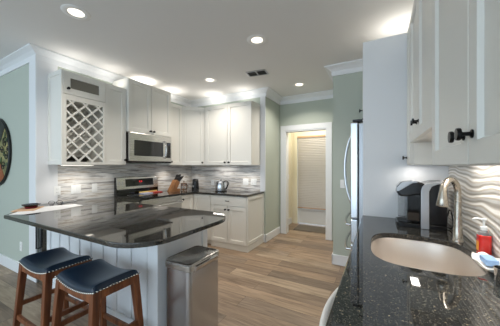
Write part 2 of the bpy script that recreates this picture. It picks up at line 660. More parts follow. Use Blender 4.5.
crown('trim_1', (-7.2, YL), (XL, YL), (0, -1), 0, 1, 'white crown moulding over the plaque wall')
crown('trim_2', (XL, YL), (XL, YB), (1, 0), 1, -1, 'white crown moulding above the wine rack wall')
crown('trim_3', (XL, YB), (XS, YB), (0, -1), -1, 1, 'white crown moulding above the corner cabinets')
crown('trim_4', (XS, YB), (XS, YD), (1, 0), 1, -1, 'white crown moulding on the short return wall')
crown('trim_5', (XS, YD), (-0.56, YD), (0, -1), -1, -1, 'white crown moulding above the doorway')
crown('trim_6', (-0.56, YD), (-0.56, 3.46), (-1, 0), -1, 1, 'white crown moulding on the return beside the doorway')
crown('trim_7', (-0.56, 3.46), (XR, 3.46), (0, -1), 1, 0, 'white crown moulding above the refrigerator wall')


def base(name, x0, x1, y0, y1, label):
    o = MB().box(x0, x1, y0, y1, 0, 0.14).build(name, M['trim'], bevel=0.005)
    return struct(o, label, 'baseboard')


base('baseboard_left', -7.2, XL + 0.016, YL - 0.016, YL, 'white baseboard under the plaque')
base('baseboard_back', XS - 0.06, XS + 0.016, YB - 0.016, YB, 'white baseboard on the wall end beside the corner cabinets')
base('baseboard_return', XS, XS + 0.016, YB - 0.016, YD - 0.02, 'white baseboard along the short return wall')
base('baseboard_pantry', -0.576, 0.0, 3.444, 3.46, 'white baseboard beyond the refrigerator')
base('baseboard_doorway', -0.576, -0.56, 3.444, YD - 0.02, 'white baseboard on the return beside the doorway')
# white corner board and frieze edge at the end of the range wall
c = MB().box(XL - 0.16, XL + 0.018, YL - 0.019, YL, 0.14, 2.61)
struct(c.build('trim_8', M['trim'], bevel=0.003), 'white corner board at the end of the range wall', 'trim')
c = MB().box(XL, XL + 0.018, YL - 0.001, YL + 0.20, CT, 2.61)
struct(c.build('trim_9', M['white'], bevel=0.002), 'white board on the wall edge beside the wine rack', 'trim')
# tile splashbacks
struct(MB().box(XL, XL + 0.012, YL + 0.20, YB, CT + 0.001, UB + 0.02).build('wall_splash_left', M['tile']), 'grey wavy linear tile behind the range', 'backsplash')
struct(MB().box(XL + 0.012, XS - 0.10, YB - 0.012, YB, CT + 0.001, UB + 0.02).build('wall_splash_back', M['tile']), 'grey wavy linear tile behind the kettle', 'backsplash')
struct(MB().box(XR - 0.014, XR, -1.0, 2.41, CT + 0.001, 1.56).build('wall_splash_right', M['tile_big']), 'carved wavy tile behind the sink', 'backsplash')
c = MB().box(XS - 0.10, XS, YB - 0.016, YB, CT, 2.61)
struct(c.build('trim_10', M['white'], bevel=0.002), 'white board on the wall end beside the corner cabinets', 'trim')


# ------------------------------------------------------------------ cabinet parts (local: faces -Y, x along width)
def shaker(parent, x0, x1, z0, z1, y, name='door', s=0.06, th=0.02, glass=False, m=None):
    rec = 0.012
    def rect(i, yy):
        return [(x0 + i, yy, z0 + i), (x1 - i, yy, z0 + i), (x1 - i, yy, z1 - i), (x0 + i, yy, z1 - i)]
    c = MB()
    s = min(s, (x1 - x0) * 0.3, (z1 - z0) * 0.3)
    if glass:
        c.rings([rect(s, y), rect(0, y), rect(0, y - th + 0.002), rect(0.002, y - th), rect(s - 0.004, y - th), rect(s, y - th + 0.006), rect(s, y)], False, False)
    else:
        c.rings([rect(0, y), rect(0, y - th + 0.002), rect(0.002, y - th), rect(s, y - th), rect(s + 0.006, y - th + rec)])
    o = c.build(name, m or M['cab'], parent)
    if glass:
        MB().box(x0 + s - 0.003, x1 - s + 0.003, y - 0.008, y - 0.004, z0 + s - 0.003, z1 - s + 0.003).build('glass_panel', M['glass_pane'], o)
    return o


def knob(parent, x, y, z, k=1.0):
    c = MB().lathe([(0.0005, 0), (0.011 * k, 0), (0.011 * k, -0.003), (0.0055 * k, -0.006), (0.005 * k, -0.018), (0.007 * k, -0.022), (0.0155 * k, -0.024), (0.0165 * k, -0.028), (0.0155 * k, -0.033), (0.0005, -0.034)], (x, y, z), 16, 'y')
    return c.build('knob', M['black'], parent, smooth=True)


def cab_body(parent, w_, d, z0, z1, toe=0.0, name='body'):
    c = MB().box(0, w_, -d, -0.001, z0 + toe, z1)
    if toe:
        c.box(0, w_, -d + 0.06, -0.001, 0.0, toe)
    return c.build(name, M['cab'], parent, bevel=0.002)


def wall_cab(label, loc, rz, w_, d, z0, z1, doors, group='white wall cabinets', name='wall_cabinet'):
    """doors: (x0, x1, knob_x, knob_z)"""
    t = thing(name, label, 'cabinet', loc, rz, group)
    cab_body(t, w_, d, z0, z1)
    for x0, x1, kx, kz in doors:
        dr = shaker(t, x0 + 0.002, x1 - 0.002, z0 + 0.002, z1 - 0.006, -d - 0.001)
        if kx is not None:
            knob(dr, kx, -d - 0.021, kz)
    return t


LW = (XL + 0.0, 0, 0)
kz = UB + 0.045
# narrow cabinet beside the microwave
wall_cab('tall narrow white wall cabinet between the wine rack and microwave', (XL, 1.852, 0), R90, 0.300, 0.32, UB, UT, [(0.0, 0.300, 0.275, UB + 0.07)])
# above the microwave
wall_cab('white wall cabinet with paired doors directly above the microwave', (XL, 2.155, 0), R90, 0.795, 0.36, 1.862, 2.635,
         [(0.0, 0.397, 0.365, 1.905), (0.398, 0.795, 0.43, 1.905)])
wall_cab('narrow white wall cabinet right of the microwave', (XL, 2.953, 0), R90, 0.305, 0.32, UB, UT, [(0.0, 0.305, 0.03, UB + 0.06)])
# diagonal corner cabinet
t = thing('corner_wall_cabinet', 'white corner wall cabinet with a diagonal door above the knife block', 'cabinet', (XL, YB, 0), 0, 'white wall cabinets')
poly = [(0.001, -0.001), (0.001, -0.61), (0.32, -0.61), (0.61, -0.32), (0.61, -0.001)]
MB().prism(poly, UB, UT).build('body', M['cab'], t, bevel=0.002)
o = thing('door', '', 'x', (0.32, -0.61, 0), pi / 4)
bpy.data.objects.remove(o)
L_ = math.hypot(0.29, 0.29)
dr = shaker(t, 0.004, L_ - 0.004, UB + 0.002, UT - 0.006, -0.001)
dr.location = (0.32, -0.61, 0)
dr.rotation_euler = (0, 0, pi / 4)
knob(dr, L_ - 0.035, -0.021, UB + 0.05)
# double back cabinet
wall_cab('wide white wall cabinet with paired doors above the kettle', (XL + 0.613, YB, 0), 0, 1.03, 0.32, UB, UT,
         [(0.05, 0.54, 0.50, UB + 0.05), (0.541, 1.03, 0.585, UB + 0.05)])

# wine rack cabinet
t = thing('wine_rack_cabinet', 'white wall cabinet with lattice wine rack and small glass door on top', 'cabinet', (XL, 1.37, 0), R90, 'white wall cabinets')
W_, D_ = 0.48, 0.33
c = MB()
c.box(0, 0.018, -D_, -0.001, UB, UT).box(W_ - 0.018, W_, -D_, -0.001, UB, UT)
c.box(0.018, W_ - 0.018, -D_, -0.001, UB, UB + 0.018).box(0.018, W_ - 0.018, -D_, -0.001, UT - 0.018, UT).box(0.018, W_ - 0.018, -D_, -0.001, 2.15, 2.168)
c.build('body', M['cab'], t, bevel=0.0015)
MB().box(0.018, W_ - 0.018, -0.03, -0.002, UB + 0.018, UT - 0.018).build('back_panel', M['cab_in'], t)
x0, x1, za, zb = 0.035, W_ - 0.03, 1.412, 2.135
c = MB()
fy0, fy1 = -D_ - 0.02, -D_ - 0.001
c.box(0, x0, fy0, fy1, UB, 2.198).box(x1, W_, fy0, fy1, UB, 2.198).box(x0, x1, fy0, fy1, UB, za).box(x0, x1, fy0, fy1, zb, 2.198)
c.build('face_frame', M['cab'], t, bevel=0.0015)
# side panel of the exposed end
c = shaker(t, 0.0, D_ + 0.02, UB, UT, -0.0005, name='end_panel', s=0.05, th=0.016)
c.rotation_euler = (0, 0, -R90)
c.location = (-0.0005, 0, 0)


def lattice(yc, yd, wd):
    c = MB()
    pitch = 0.152
    cxm, czm = (x0 + x1) / 2, (za + zb) / 2
    hw, hz = (x1 - x0) / 2, (zb - za) / 2
    for sgn in (1, -1):
        for k in range(-9, 10):
            # line z - czm = sgn * (x - cxm) + k * pitch
            pts = []
            off = k * pitch + 0.03
            lo, hi = -hw, hw
            zl, zh = -hz, hz
            a, b2 = (zl - off) * sgn, (zh - off) * sgn
            xa, xb = max(lo, min(a, b2)), min(hi, max(a, b2))
            if xb - xa < 0.01:
                continue
            p = (cxm + xa, czm + sgn * xa + off)
            q = (cxm + xb, czm + sgn * xb + off)
            nx, nz_ = -sgn * wd / 2 / 1.4142, wd / 2 / 1.4142
            yy = yc + (0.0008 if sgn > 0 else -0.0008)
            quad = [(p[0] + nx, p[1] + nz_), (p[0] - nx, p[1] - nz_), (q[0] - nx, q[1] - nz_), (q[0] + nx, q[1] + nz_)]
            c.extrude_y(quad, yy - yd / 2, yy + yd / 2)
    return c


lattice(-D_ - 0.008, 0.012, 0.020).build('front_lattice', M['cab'], t)
lattice(-0.06, 0.012, 0.017).build('rear_lattice', M['cab'], t)
dr = shaker(t, 0.002, W_ - 0.002, 2.202, UT - 0.004, -D_ - 0.001, s=0.075, glass=True)
knob(dr, 0.045, -D_ - 0.021, 2.265)
# bottle lying in the rack
c = MB().lathe([(0.0005, 0.002), (0.034, 0.0), (0.037, 0.01), (0.037, 0.17), (0.030, 0.20), (0.014, 0.225), (0.0135, 0.238), (0.0155, 0.24), (0.0155, 0.248), (0.0005, 0.249)], (0, 0, 0), 20, 'x')
for i, (yy, zz, lb) in enumerate([(1.525, 1.452, 'dark wine bottle lying low in the lattice rack, left one'), (1.655, 1.452, 'dark wine bottle lying low in the lattice rack, right one')]):
    o = c.build('wine_bottle', M['olive'], smooth=True)
    o.location = (XL + 0.074, yy, zz)
    tag(o, lb, 'bottle', 'bottles in the wine rack')

# right-hand wall cabinets (face -x)
def right_cab(label, ya, yb, z0, doors):
    """ya far, yb near"""
    return wall_cab(label, (XR - 0.001, ya, 0), -R90, ya - yb, 0.27, z0, UT, doors)


right_cab('slim white wall cabinet between the tall white panel and the short sink cabinet', 2.405, 2.165, 1.37, [(0.0, 0.24, 0.03, 1.43)])
right_cab('short white wall cabinet above the sink and faucet', 2.16, 1.32, 1.535, [(0.0, 0.40, 0.365, 1.63), (0.401, 0.84, 0.436, 1.63)])
right_cab('nearest white wall cabinet with two close-set black knobs', 1.315, 0.37, 1.36, [(0.0, 0.485, 0.452, 1.44), (0.486, 0.945, 0.52, 1.44)])
right_cab('white wall cabinet beside the camera at the near counter end', 0.365, -0.55, 1.36, [(0.0, 0.457, 0.42, 1.44), (0.458, 0.915, 0.49, 1.44)])

# LED bars fixed under cabinets
for (x0_, x1_, y0_, y1_, z_, lb) in [(-3.40, -3.32, 1.43, 1.79, UB, 'slim lit LED bar under the wine rack cabinet'),
                                   (0.38, 0.46, 1.38, 1.80, 1.535, 'slim lit LED bar under the short sink cabinet')]:
    t = thing('led_bar', lb, 'light', ((x0_ + x1_) / 2, (y0_ + y1_) / 2, z_ - 0.012), 0, 'under-cabinet lights')
    hx, hy = (x1_ - x0_) / 2, (y1_ - y0_) / 2
    MB().box(-hx, hx, -hy, hy, 0.004, 0.012).build('housing', M['plastic'], t)
    MB().box(-hx + 0.01, hx - 0.01, -hy + 0.01, hy - 0.01, 0.0, 0.004).build('lens', M['ledbar'], t)

# tall white panel by the refrigerator and cabinet over it
o = MB().box(-0.128, XR, 2.41, 2.432, 0, UT + 0.02).build('refrigerator_enclosure', M['white'], bevel=0.0015)
tag(o, 'tall plain white panel between the sink counter and refrigerator', 'panel')
t = thing('over_refrigerator_cabinet', 'white cabinet above the refrigerator', 'cabinet', (XR - 0.001, 3.43, 0), -R90)
cab_body(t, 0.995, 0.61, 1.87, UT)
for x0_, x1_, kx in ((0.0, 0.495, 0.46), (0.5, 0.995, 0.93)):
    dr = shaker(t, x0_ + 0.002, x1_ - 0.002, 1.872, UT - 0.006, -0.611)
    knob(dr, kx, -0.631, 1.89)

# ------------------------------------------------------------------ refrigerator (faces -x)
t = thing('refrigerator', 'stainless steel french-door refrigerator behind the white panel', 'refrigerator', (0.44, 2.92, 0), -R90)
# local: x -> -world y, y -> world x ; width 0.91
MB().box(-0.455, 0.455, -0.605, 0.0, 0.03, 1.765).build('body', M['silver'], t, bevel=0.004)
fy = -0.612
for x0_, x1_, sgn in ((-0.455, -0.003, 1), (0.003, 0.455, -1)):
    dr = MB().box(x0_, x1_, fy - 0.068, fy, 0.86, 1.78).build('door', M['steel_v'], t, bevel=0.012, seg=3)
    hx = -0.035 * sgn
    pts = [(hx, fy - 0.066, 0.93)] + [(hx, fy - 0.075 - 0.095 * sin(pi * (0.04 + 0.92 * k / 12)) ** 0.6, 0.95 + 0.76 * k / 12) for k in range(13)] + [(hx, fy - 0.066, 1.73)]
    MB().tube(pts, 0.011, 10).build('handle', M['chrome'], dr, smooth=True)
for za_, zb_ in ((0.62, 0.852), (0.06, 0.612)):
    dr = MB().box(-0.455, 0.455, fy - 0.068, fy, za_, zb_).build('drawer', M['steel_v'], t, bevel=0.012, seg=3)
    zc = zb_ - 0.06
    pts = [(-0.41, fy - 0.066, zc)] + [(-0.41 + 0.82 * k / 14, fy - 0.075 - 0.07 * sin(pi * (0.05 + 0.9 * k / 14)) ** 0.5, zc) for k in range(15)] + [(0.41, fy - 0.066, zc)]
    MB().tube(pts, 0.014, 10).build('handle', M['chrome'], dr, smooth=True)
MB().box(-0.45, 0.45, fy - 0.03, -0.02, 0.0, 0.055).build('kick_plate', M['blackplastic'], t)
for sx in (-1, 1):
    MB().box(sx * 0.40 - 0.05, sx * 0.40 + 0.05, fy - 0.05, -0.52, 1.782, 1.806).build('hinge_cover', M['blackplastic'], t, bevel=0.005)

# ------------------------------------------------------------------ microwave (faces +x)
t = thing('microwave', 'stainless over-the-range microwave with dark window', 'microwave', (XL + 0.013, 2.158, 0), R90)
W_, zb_, zt_, D_ = 0.785, 1.425, 1.855, 0.36
MB().box(0, W_, -D_, -0.001, zb_ + 0.012, zt_).build('body', M['blackplastic'], t, bevel=0.003)
fr = MB()
fr.box(0.0, W_, -D_ - 0.03, -D_ - 0.001, zb_ + 0.01, zt_)
dr = fr.build('door', M['steel'], t, bevel=0.006)
MB().prism(rrect(0.075, 0.585, 0, 1, 0.0001, 1), 0, 1)
c = MB().extrude_y(rrect(0.075, 0.600, 1.515, 1.748, 0.012), -D_ - 0.0325, -D_ - 0.028)
c.build('window', M['glass_dark'], dr)
c = MB().extrude_y(rrect(0.655, 0.762, 1.50, 1.758, 0.008), -D_ - 0.0325, -D_ - 0.028)
kp = c.build('keypad', M['blackgloss'], t)
c = MB()
for i in range(3):
    for j in range(6):
        c.box(0.668 + i * 0.031, 0.692 + i * 0.031, -D_ - 0.0345, -D_ - 0.0325, 1.515 + j * 0.03, 1.533 + j * 0.03)
c.build('keys', M['blackplastic'], kp)
MB().box(0.668, 0.752, -D_ - 0.0345, -D_ - 0.0325, 1.708, 1.745).build('display', M['screen'], kp)
pts = [(0.628, -D_ - 0.03, 1.50)] + [(0.628, -D_ - 0.05 - 0.028 * sin(pi * k / 10), 1.495 + 0.275 * k / 10) for k in range(11)] + [(0.628, -D_ - 0.03, 1.765)]
MB().tube(pts, 0.0125, 10).build('handle', M['chrome'], dr, smooth=True)
c = MB()
c.box(0.0, W_, -D_ - 0.02, -0.02, zb_ - 0.012, zb_ + 0.011)
c.build('vent_base', M['blackplastic'], t, bevel=0.003)

# ------------------------------------------------------------------ range (faces +x)
t = thing('range', 'stainless electric range with black glass cooktop and backguard', 'range', (XL + 0.013, 2.163, 0), R90)
W_ = 0.762
MB().box(0.004, W_ - 0.004, -0.60, -0.003, 0.03, 0.895).build('body', M['blackplastic'], t)
ct = MB().box(0.0, W_, -0.655, -0.075, 0.895, 0.916).build('cooktop', M['blackgloss'], t, bevel=0.004)
for bx_, by_, r_ in ((0.2, -0.22, 0.10), (0.56, -0.22, 0.085), (0.2, -0.48, 0.085), (0.56, -0.48, 0.11)):
    rs = []
    MB().rings([[(bx_ + rr * cos(2 * pi * k / 40), by_ + rr * sin(2 * pi * k / 40), zz) for k in range(40)] for rr, zz in ((r_, 0.9162), (r_, 0.9168), (r_ - 0.004, 0.9168), (r_ - 0.004, 0.9162))], False, False).build('burner_ring', M['silver'], ct)
bgd = MB().extrude_x([(-0.075, 0.90), (-0.02, 0.90), (-0.02, 1.19), (-0.055, 1.19), (-0.075, 1.02)], 0.0, W_).build('backguard', M['blackgloss'], t, bevel=0.003)
# stainless control fascia on the tilted face
def on_tilt(x, s, off):
    # s 0..1 along the tilted face from (-0.075,1.02) to (-0.055,1.19)
    return (x, -0.075 + 0.02 * s - off, 1.02 + 0.17 * s)
def tilt_panel(x0, x1, s0, s1, o0, o1):
    return MB().rings([[on_tilt(x0, s0, o0), on_tilt(x1, s0, o0), on_tilt(x1, s1, o0), on_tilt(x0, s1, o0)], [on_tilt(x0, s0, o1), on_tilt(x1, s0, o1), on_tilt(x1, s1, o1), on_tilt(x0, s1, o1)]])
fa = tilt_panel(0.006, W_ - 0.006, -0.10, 0.985, 0.0, 0.010).build('control_fascia', M['steel'], bgd, bevel=0.004)
tilt_panel(0.145, 0.66, 0.14, 0.82, 0.009, 0.0125).build('control_glass', M['blackgloss'], bgd)
SEG = {'a': (0, 1, 1, 1), 'b': (1, 1, 1, 0.5), 'c': (1, 0.5, 1, 0), 'd': (0, 0, 1, 0), 'e': (0, 0, 0, 0.5), 'f': (0, 0.5, 0, 1), 'g': (0, 0.5, 1, 0.5)}
DIG = {'1': 'bc', '2': 'abged', '3': 'abgcd', '8': 'abcdefg'}
c = MB()
for i, ch in enumerate('1238'):
    ox = 0.375 + i * 0.014 + (0.008 if i > 1 else 0)
    for s_ in DIG[ch]:
        ax, az, bx_, bz_ = SEG[s_]
        xa, xb = sorted((ox + ax * 0.008, ox + bx_ * 0.008))
        sa, sb = sorted((0.5 + az * 0.11, 0.5 + bz_ * 0.11))
        r = tilt_panel(xa - 0.001, xb + 0.001, sa - 0.008, sb + 0.008, 0.0123, 0.0132)
        c.add(r.v, r.f)
c.build('clock_digits', M['redled'], bgd)
for kx, sa, sb in ((0.05, 0.3, 0.6), (0.095, 0.3, 0.6), (0.70, 0.25, 0.42), (0.73, 0.25, 0.42), (0.70, 0.6, 0.77), (0.73, 0.6, 0.77)):
    tilt_panel(kx - 0.010, kx + 0.010, sa, sb, 0.009, 0.012).build('touch_key', M['silver'], bgd)
od = MB().box(0.004, W_ - 0.004, -0.648, -0.602, 0.24, 0.885).build('oven_door', M['steel'], t, bevel=0.005)
MB().extrude_y(rrect(0.11, 0.65, 0.36, 0.66, 0.015), -0.650, -0.646).build('oven_window', M['glass_dark'], od)
pts = [(0.05, -0.645, 0.785), (0.05, -0.705, 0.785)] + [(0.05 + 0.662 * k / 8, -0.712 - 0.012 * sin(pi * k / 8), 0.785) for k in range(9)] + [(0.712, -0.705, 0.785), (0.712, -0.645, 0.785)]
MB().tube(pts, 0.012, 10).build('handle', M['chrome'], od, smooth=True)
MB().box(0.004, W_ - 0.004, -0.645, -0.602, 0.05, 0.23).build('warming_drawer', M['steel'], t, bevel=0.005)

# ------------------------------------------------------------------ base cabinets
def base_cab(label, loc, rz, w_, d, doors, drawers, name='base_cabinet', end=None, zt=CT - 0.032):
    t = thing(name, label, 'cabinet', loc, rz, 'white base cabinets')
    cab_body(t, w_, d, 0, zt, 0.09)
    for x0, x1, z0, z1, kx, kz in doors:
        dr = shaker(t, x0 + 0.002, x1 - 0.002, z0, z1, -d - 0.001)
        if kx is not None:
            knob(dr, kx, -d - 0.021, kz)
    for x0, x1, z0, z1 in drawers:
        dr = MB().box(x0 + 0.002, x1 - 0.002, -d - 0.021, -d - 0.001, z0, z1).build('drawer', M['cab'], t, bevel=0.003)
        xm, zm = (x0 + x1) / 2, (z0 + z1) / 2
        c = MB()
        c.tube([(xm - 0.03, -d - 0.021, zm), (xm - 0.03, -d - 0.042, zm), (xm - 0.02, -d - 0.046, zm), (xm + 0.02, -d - 0.046, zm), (xm + 0.03, -d - 0.042, zm), (xm + 0.03, -d - 0.021, zm)], 0.006, 8)
        c.build('pull', M['black'], dr, smooth=True)
    return t


t = base_cab('white base cabinet with one drawer over two doors below the kettle', (-2.535, YB, 0), 0, 0.705, 0.60,
         [(0.0, 0.352, 0.10, 0.705, 0.32, 0.65), (0.353, 0.705, 0.10, 0.705, 0.385, 0.65)], [(0.0, 0.705, 0.715, 0.868)])
# exposed right end panel of the run
c = shaker(t, 0.0, 0.60, 0.095, CT - 0.034, -0.0005, name='end_panel', s=0.055, th=0.018)
c.rotation_euler = (0, 0, R90)
c.location = (0.705, -0.601, 0)
c = MB().box(0.003, 0.72, -0.602, -0.55, 0.0, 0.088)
c.box(0.703, 0.722, -0.60, -0.002, 0.0, 0.088)
c.build('toe_board', M['cab'], t, bevel=0.002)
# corner unit: L shaped with two leaves
t = thing('corner_base_cabinet', 'white corner base cabinet below the knife block with an inward angled pair of leaves', 'cabinet', (XL, YB, 0), 0, 'white base cabinets')
MB().prism([(0.002, -0.002), (0.002, -0.935), (0.60, -0.935), (0.60, -0.60), (0.992, -0.60), (0.992, -0.002)], 0.09, CT - 0.032).build('body', M['cab'], t, bevel=0.002)
MB().prism([(0.002, -0.002), (0.002, -0.93), (0.54, -0.93), (0.54, -0.54), (0.99, -0.54), (0.99, -0.002)], 0.0, 0.09).build('toe_board', M['cab'], t)
dr = shaker(t, 0.62, 0.988, 0.10, CT - 0.042, -0.601)
dr2 = shaker(t, 0.0, 0.305, 0.10, CT - 0.042, -0.001)
dr2.location = (0.60, -0.93, 0)
dr2.rotation_euler = (0, 0, R90)
knob(dr2, 0.03, -0.021, 0.80)
# small filler base cabinet between peninsula and range (mostly hidden)
base_cab('white base cabinet between the peninsula and the range', (XL, 1.905, 0), R90, 0.25, 0.60, [(0.0, 0.25, 0.10, 0.705, 0.03, 0.65)], [(0.0, 0.25, 0.715, 0.868)])

# peninsula base with board-and-batten back
t = thing('peninsula_cabinet', 'white board-and-batten peninsula base facing the bar stools', 'cabinet', (0, 0, 0))
PX0, PX1, PY0, PY1 = -3.28, -1.50, 1.27, 1.86
MB().box(PX0, PX1, PY0, PY1, 0.0, CT - 0.032).build('body', M['trim'], t, bevel=0.002)
c = MB()
x = PX0
while x < PX1 - 0.1:
    c.box(x, x + 0.075, PY0 - 0.014, PY0, 0.10, CT - 0.09)
    x += 0.20
c.box(PX1 - 0.10, PX1 + 0.016, PY0 - 0.014, PY0, 0.0, CT - 0.033)
c.box(PX0, PX1 - 0.10, PY0 - 0.014, PY0, CT - 0.09, CT - 0.033)
c.build('batten', M['trim'], t, bevel=0.002)
MB().box(PX0, PX1 + 0.016, PY0 - 0.02, PY0 - 0.0005, 0.0, 0.10).build('base_board', M['trim'], t, bevel=0.004)
c = MB().box(PX1, PX1 + 0.014, PY0, PY0 + 0.07, 0.0, CT - 0.033).box(PX1, PX1 + 0.014, PY1 - 0.07, PY1, 0.0, CT - 0.033).box(PX1, PX1 + 0.012, PY0 + 0.07, PY1 - 0.07, 0.0, 0.10)
c.build('end_post', M['trim'], t, bevel=0.002)

# beverage cooler at the wall end of the peninsula
t = thing('beverage_cooler', 'narrow steel-edged cooler with dark glass between the wall and peninsula base', 'cooler', (-3.41, 1.30, 0))
MB().box(-0.115, 0.115, 0.0, 0.5, 0.0, CT - 0.034).build('body', M['blackplastic'], t)
dr = MB().box(-0.115, 0.115, -0.03, -0.001, 0.09, CT - 0.036).build('door', M['steel_v'], t, bevel=0.003)
MB().box(-0.06, 0.075, -0.033, -0.028, 0.12, CT - 0.06).build('glass_panel', M['glass_dark'], dr)
MB().tube([(-0.09, -0.03, 0.83), (-0.09, -0.06, 0.83), (-0.09, -0.06, 0.40), (-0.09, -0.03, 0.40)], 0.007, 8).build('handle', M['black'], dr, smooth=True)

# ------------------------------------------------------------------ countertops
def arc(cx, cy, r, a0, a1, n=10):
    return [(cx + r * cos(radians(a0 + (a1 - a0) * k / n)), cy + r * sin(radians(a0 + (a1 - a0) * k / n))) for k in range(n + 1)]


poly = [(-3.525, 1.262), (-3.525, 1.22), (-3.02, 0.835)]
poly += arc(-1.42, 1.105, 0.265, -90, 0)
poly += arc(-1.455, 1.60, 0.30, 0, 90, 8)
poly += [(-2.885, 1.90), (-2.885, 2.158), (-3.515, 2.158), (-3.515, 1.27)]
o = MB().prism(poly, CT - 0.032, CT).build('peninsula_countertop', M['granite'], bevel=0.006, seg=3)
tag(o, 'polished dark granite peninsula countertop with a rounded end', 'countertop')
poly = [(-3.515, 2.932), (-2.885, 2.932), (-2.885, 3.225), (-1.805, 3.225), (-1.805, 3.855), (-3.515, 3.855)]
o = MB().prism(poly, CT - 0.032, CT).build('corner_countertop', M['granite'], bevel=0.006, seg=3)
tag(o, 'polished dark granite corner countertop under the knife block and kettle', 'countertop')

# right counter with sink cut-out
def superell(cx, cy, ax, ay, e, n=56):
    return [(cx + ax * math.copysign(abs(cos(2 * pi * k / n)) ** (2 / e), cos(2 * pi * k / n)), cy + ay * math.copysign(abs(sin(2 * pi * k / n)) ** (2 / e), sin(2 * pi * k / n))) for k in range(n)]


SCX, SCY, SAX, SAY = 0.192, 1.565, 0.232, 0.298
hole = superell(SCX, SCY, SAX, SAY, 3.3)
outer = [(-0.133, -0.6), (0.485, -0.6), (0.485, 2.409), (-0.133, 2.409)]
bm = bmesh.new()
for loop in (outer, hole):
    vs = [bm.verts.new((x, y, CT)) for x, y in loop]
    for i in range(len(vs)):
        bm.edges.new((vs[i], vs[(i + 1) % len(vs)]))
bmesh.ops.triangle_fill(bm, use_beauty=True, use_dissolve=False, edges=bm.edges[:])
res = bmesh.ops.extrude_face_region(bm, geom=bm.faces[:])
for g in res['geom']:
    if isinstance(g, bmesh.types.BMVert):
        g.co.z = CT - 0.032
bmesh.ops.recalc_face_normals(bm, faces=bm.faces)
me = bpy.data.meshes.new('sink_countertop')
bm.to_mesh(me)
bm.free()
me.materials.append(M['granite'])
o = bpy.data.objects.new('sink_countertop', me)
COL.objects.link(o)
bv = o.modifiers.new('bevel', 'BEVEL')
bv.width = 0.005
bv.segments = 3
bv.limit_method = 'ANGLE'
bv.angle_limit = radians(60)
tag(o, 'long polished speckled granite countertop around the steel sink', 'countertop')

# right base cabinets (faces -x) - below the sink counter
base_cab('white sink base cabinet under the steel sink', (0.48, 2.40, 0), -R90, 1.18, 0.575, [(0.28, 0.73, 0.10, 0.868, 0.70, 0.80), (0.73, 1.18, 0.10, 0.868, 0.76, 0.80)], [], zt=0.62)
base_cab('white base cabinet at the near end of the sink counter', (0.48, 0.60, 0), -R90, 1.17, 0.575, [(0.0, 0.58, 0.10, 0.705, 0.54, 0.65)], [(0.0, 0.58, 0.715, 0.868)])
t = thing('dishwasher', 'dishwasher with pale bowed handle below the sink counter edge', 'dishwasher', (0.48, 1.215, 0), -R90)
MB().box(0.004, 0.606, -0.57, -0.02, 0.03, 0.872).build('body', M['silver'], t)
dr = MB().box(0.004, 0.606, -0.596, -0.572, 0.10, 0.872).build('door', M['steel'], t, bevel=0.004)
pts = [(0.07, -0.594, 0.822)] + [(0.075 + 0.46 * k / 16, -0.605 - 0.045 * sin(pi * (0.04 + 0.92 * k / 16)) ** 0.75, 0.822) for k in range(17)] + [(0.54, -0.594, 0.822)]
MB().tube(pts, 0.0125, 12).build('handle', M['plastic'], dr, smooth=True)
MB().box(0.004, 0.606, -0.53, -0.50, 0.0, 0.098).build('kick_plate', M['blackplastic'], t)

# ------------------------------------------------------------------ sink, faucet
t = thing('sink', 'undermount stainless steel kitchen sink bowl', 'sink', (SCX, SCY, CT - 0.032))
rs = []
for k_, (sc, z) in enumerate([(1.06, 0.0), (1.0, -0.001), (0.985, -0.01), (0.965, -0.12), (0.93, -0.17), (0.84, -0.19), (0.4, -0.197), (0.10, -0.20)]):
    rs.append([((x - SCX) * sc, (y - SCY) * sc, z) for x, y in hole])
o = MB().rings(rs, False, True).build('bowl', M['sink'], t, smooth=True)
sd = o.modifiers.new('solid', 'SOLIDIFY')
sd.thickness = 0.0015
sd.offset = 1
MB().lathe([(0.0005, -0.198), (0.045, -0.198), (0.042, -0.194), (0.03, -0.196), (0.0005, -0.197)], (0, 0, 0), 24).build('drain', M['chrome'], t, smooth=True)

fx, fyy = 0.415, 1.845
t = thing('faucet', 'brushed nickel gooseneck pull-down faucet at the far side of the sink', 'faucet', (fx, fyy, CT))
MB().lathe([(0.0005, 0), (0.029, 0), (0.029, 0.006), (0.024, 0.012), (0.022, 0.09), (0.020, 0.13), (0.0005, 0.131)], (0, 0, 0), 24).build('base', M['nickel'], t, smooth=True)
dx, dy = -0.60, -0.80
R_ = 0.078
pts = [(0, 0, 0.10), (0, 0, 0.2), (0, 0, 0.29)]
for k in range(1, 13):
    a = pi * k / 12 * 0.97
    pts.append((dx * R_ * (1 - cos(a)), dy * R_ * (1 - cos(a)), 0.292 + R_ * sin(a)))
rr = [0.0185, 0.018, 0.0175] + [0.0172] * 12
MB().tube(pts, rr, 16).build('neck', M['nickel'], t, smooth=True)
ex, ey, ez = pts[-1]
MB().tube([(ex, ey, ez + 0.004), (ex + dx * 0.003, ey + dy * 0.003, ez - 0.03), (ex + dx * 0.006, ey + dy * 0.006, ez - 0.075), (ex + dx * 0.007, ey + dy * 0.007, ez - 0.082)], [0.0178, 0.0225, 0.0295, 0.026], 18).build('spray_head', M['nickel'], t, smooth=True)

# ------------------------------------------------------------------ coffee maker (faces -x)
t = thing('coffee_maker', 'black and silver single-serve coffee maker on the sink counter by the white panel', 'coffee maker', (0.12, 2.09, CT))
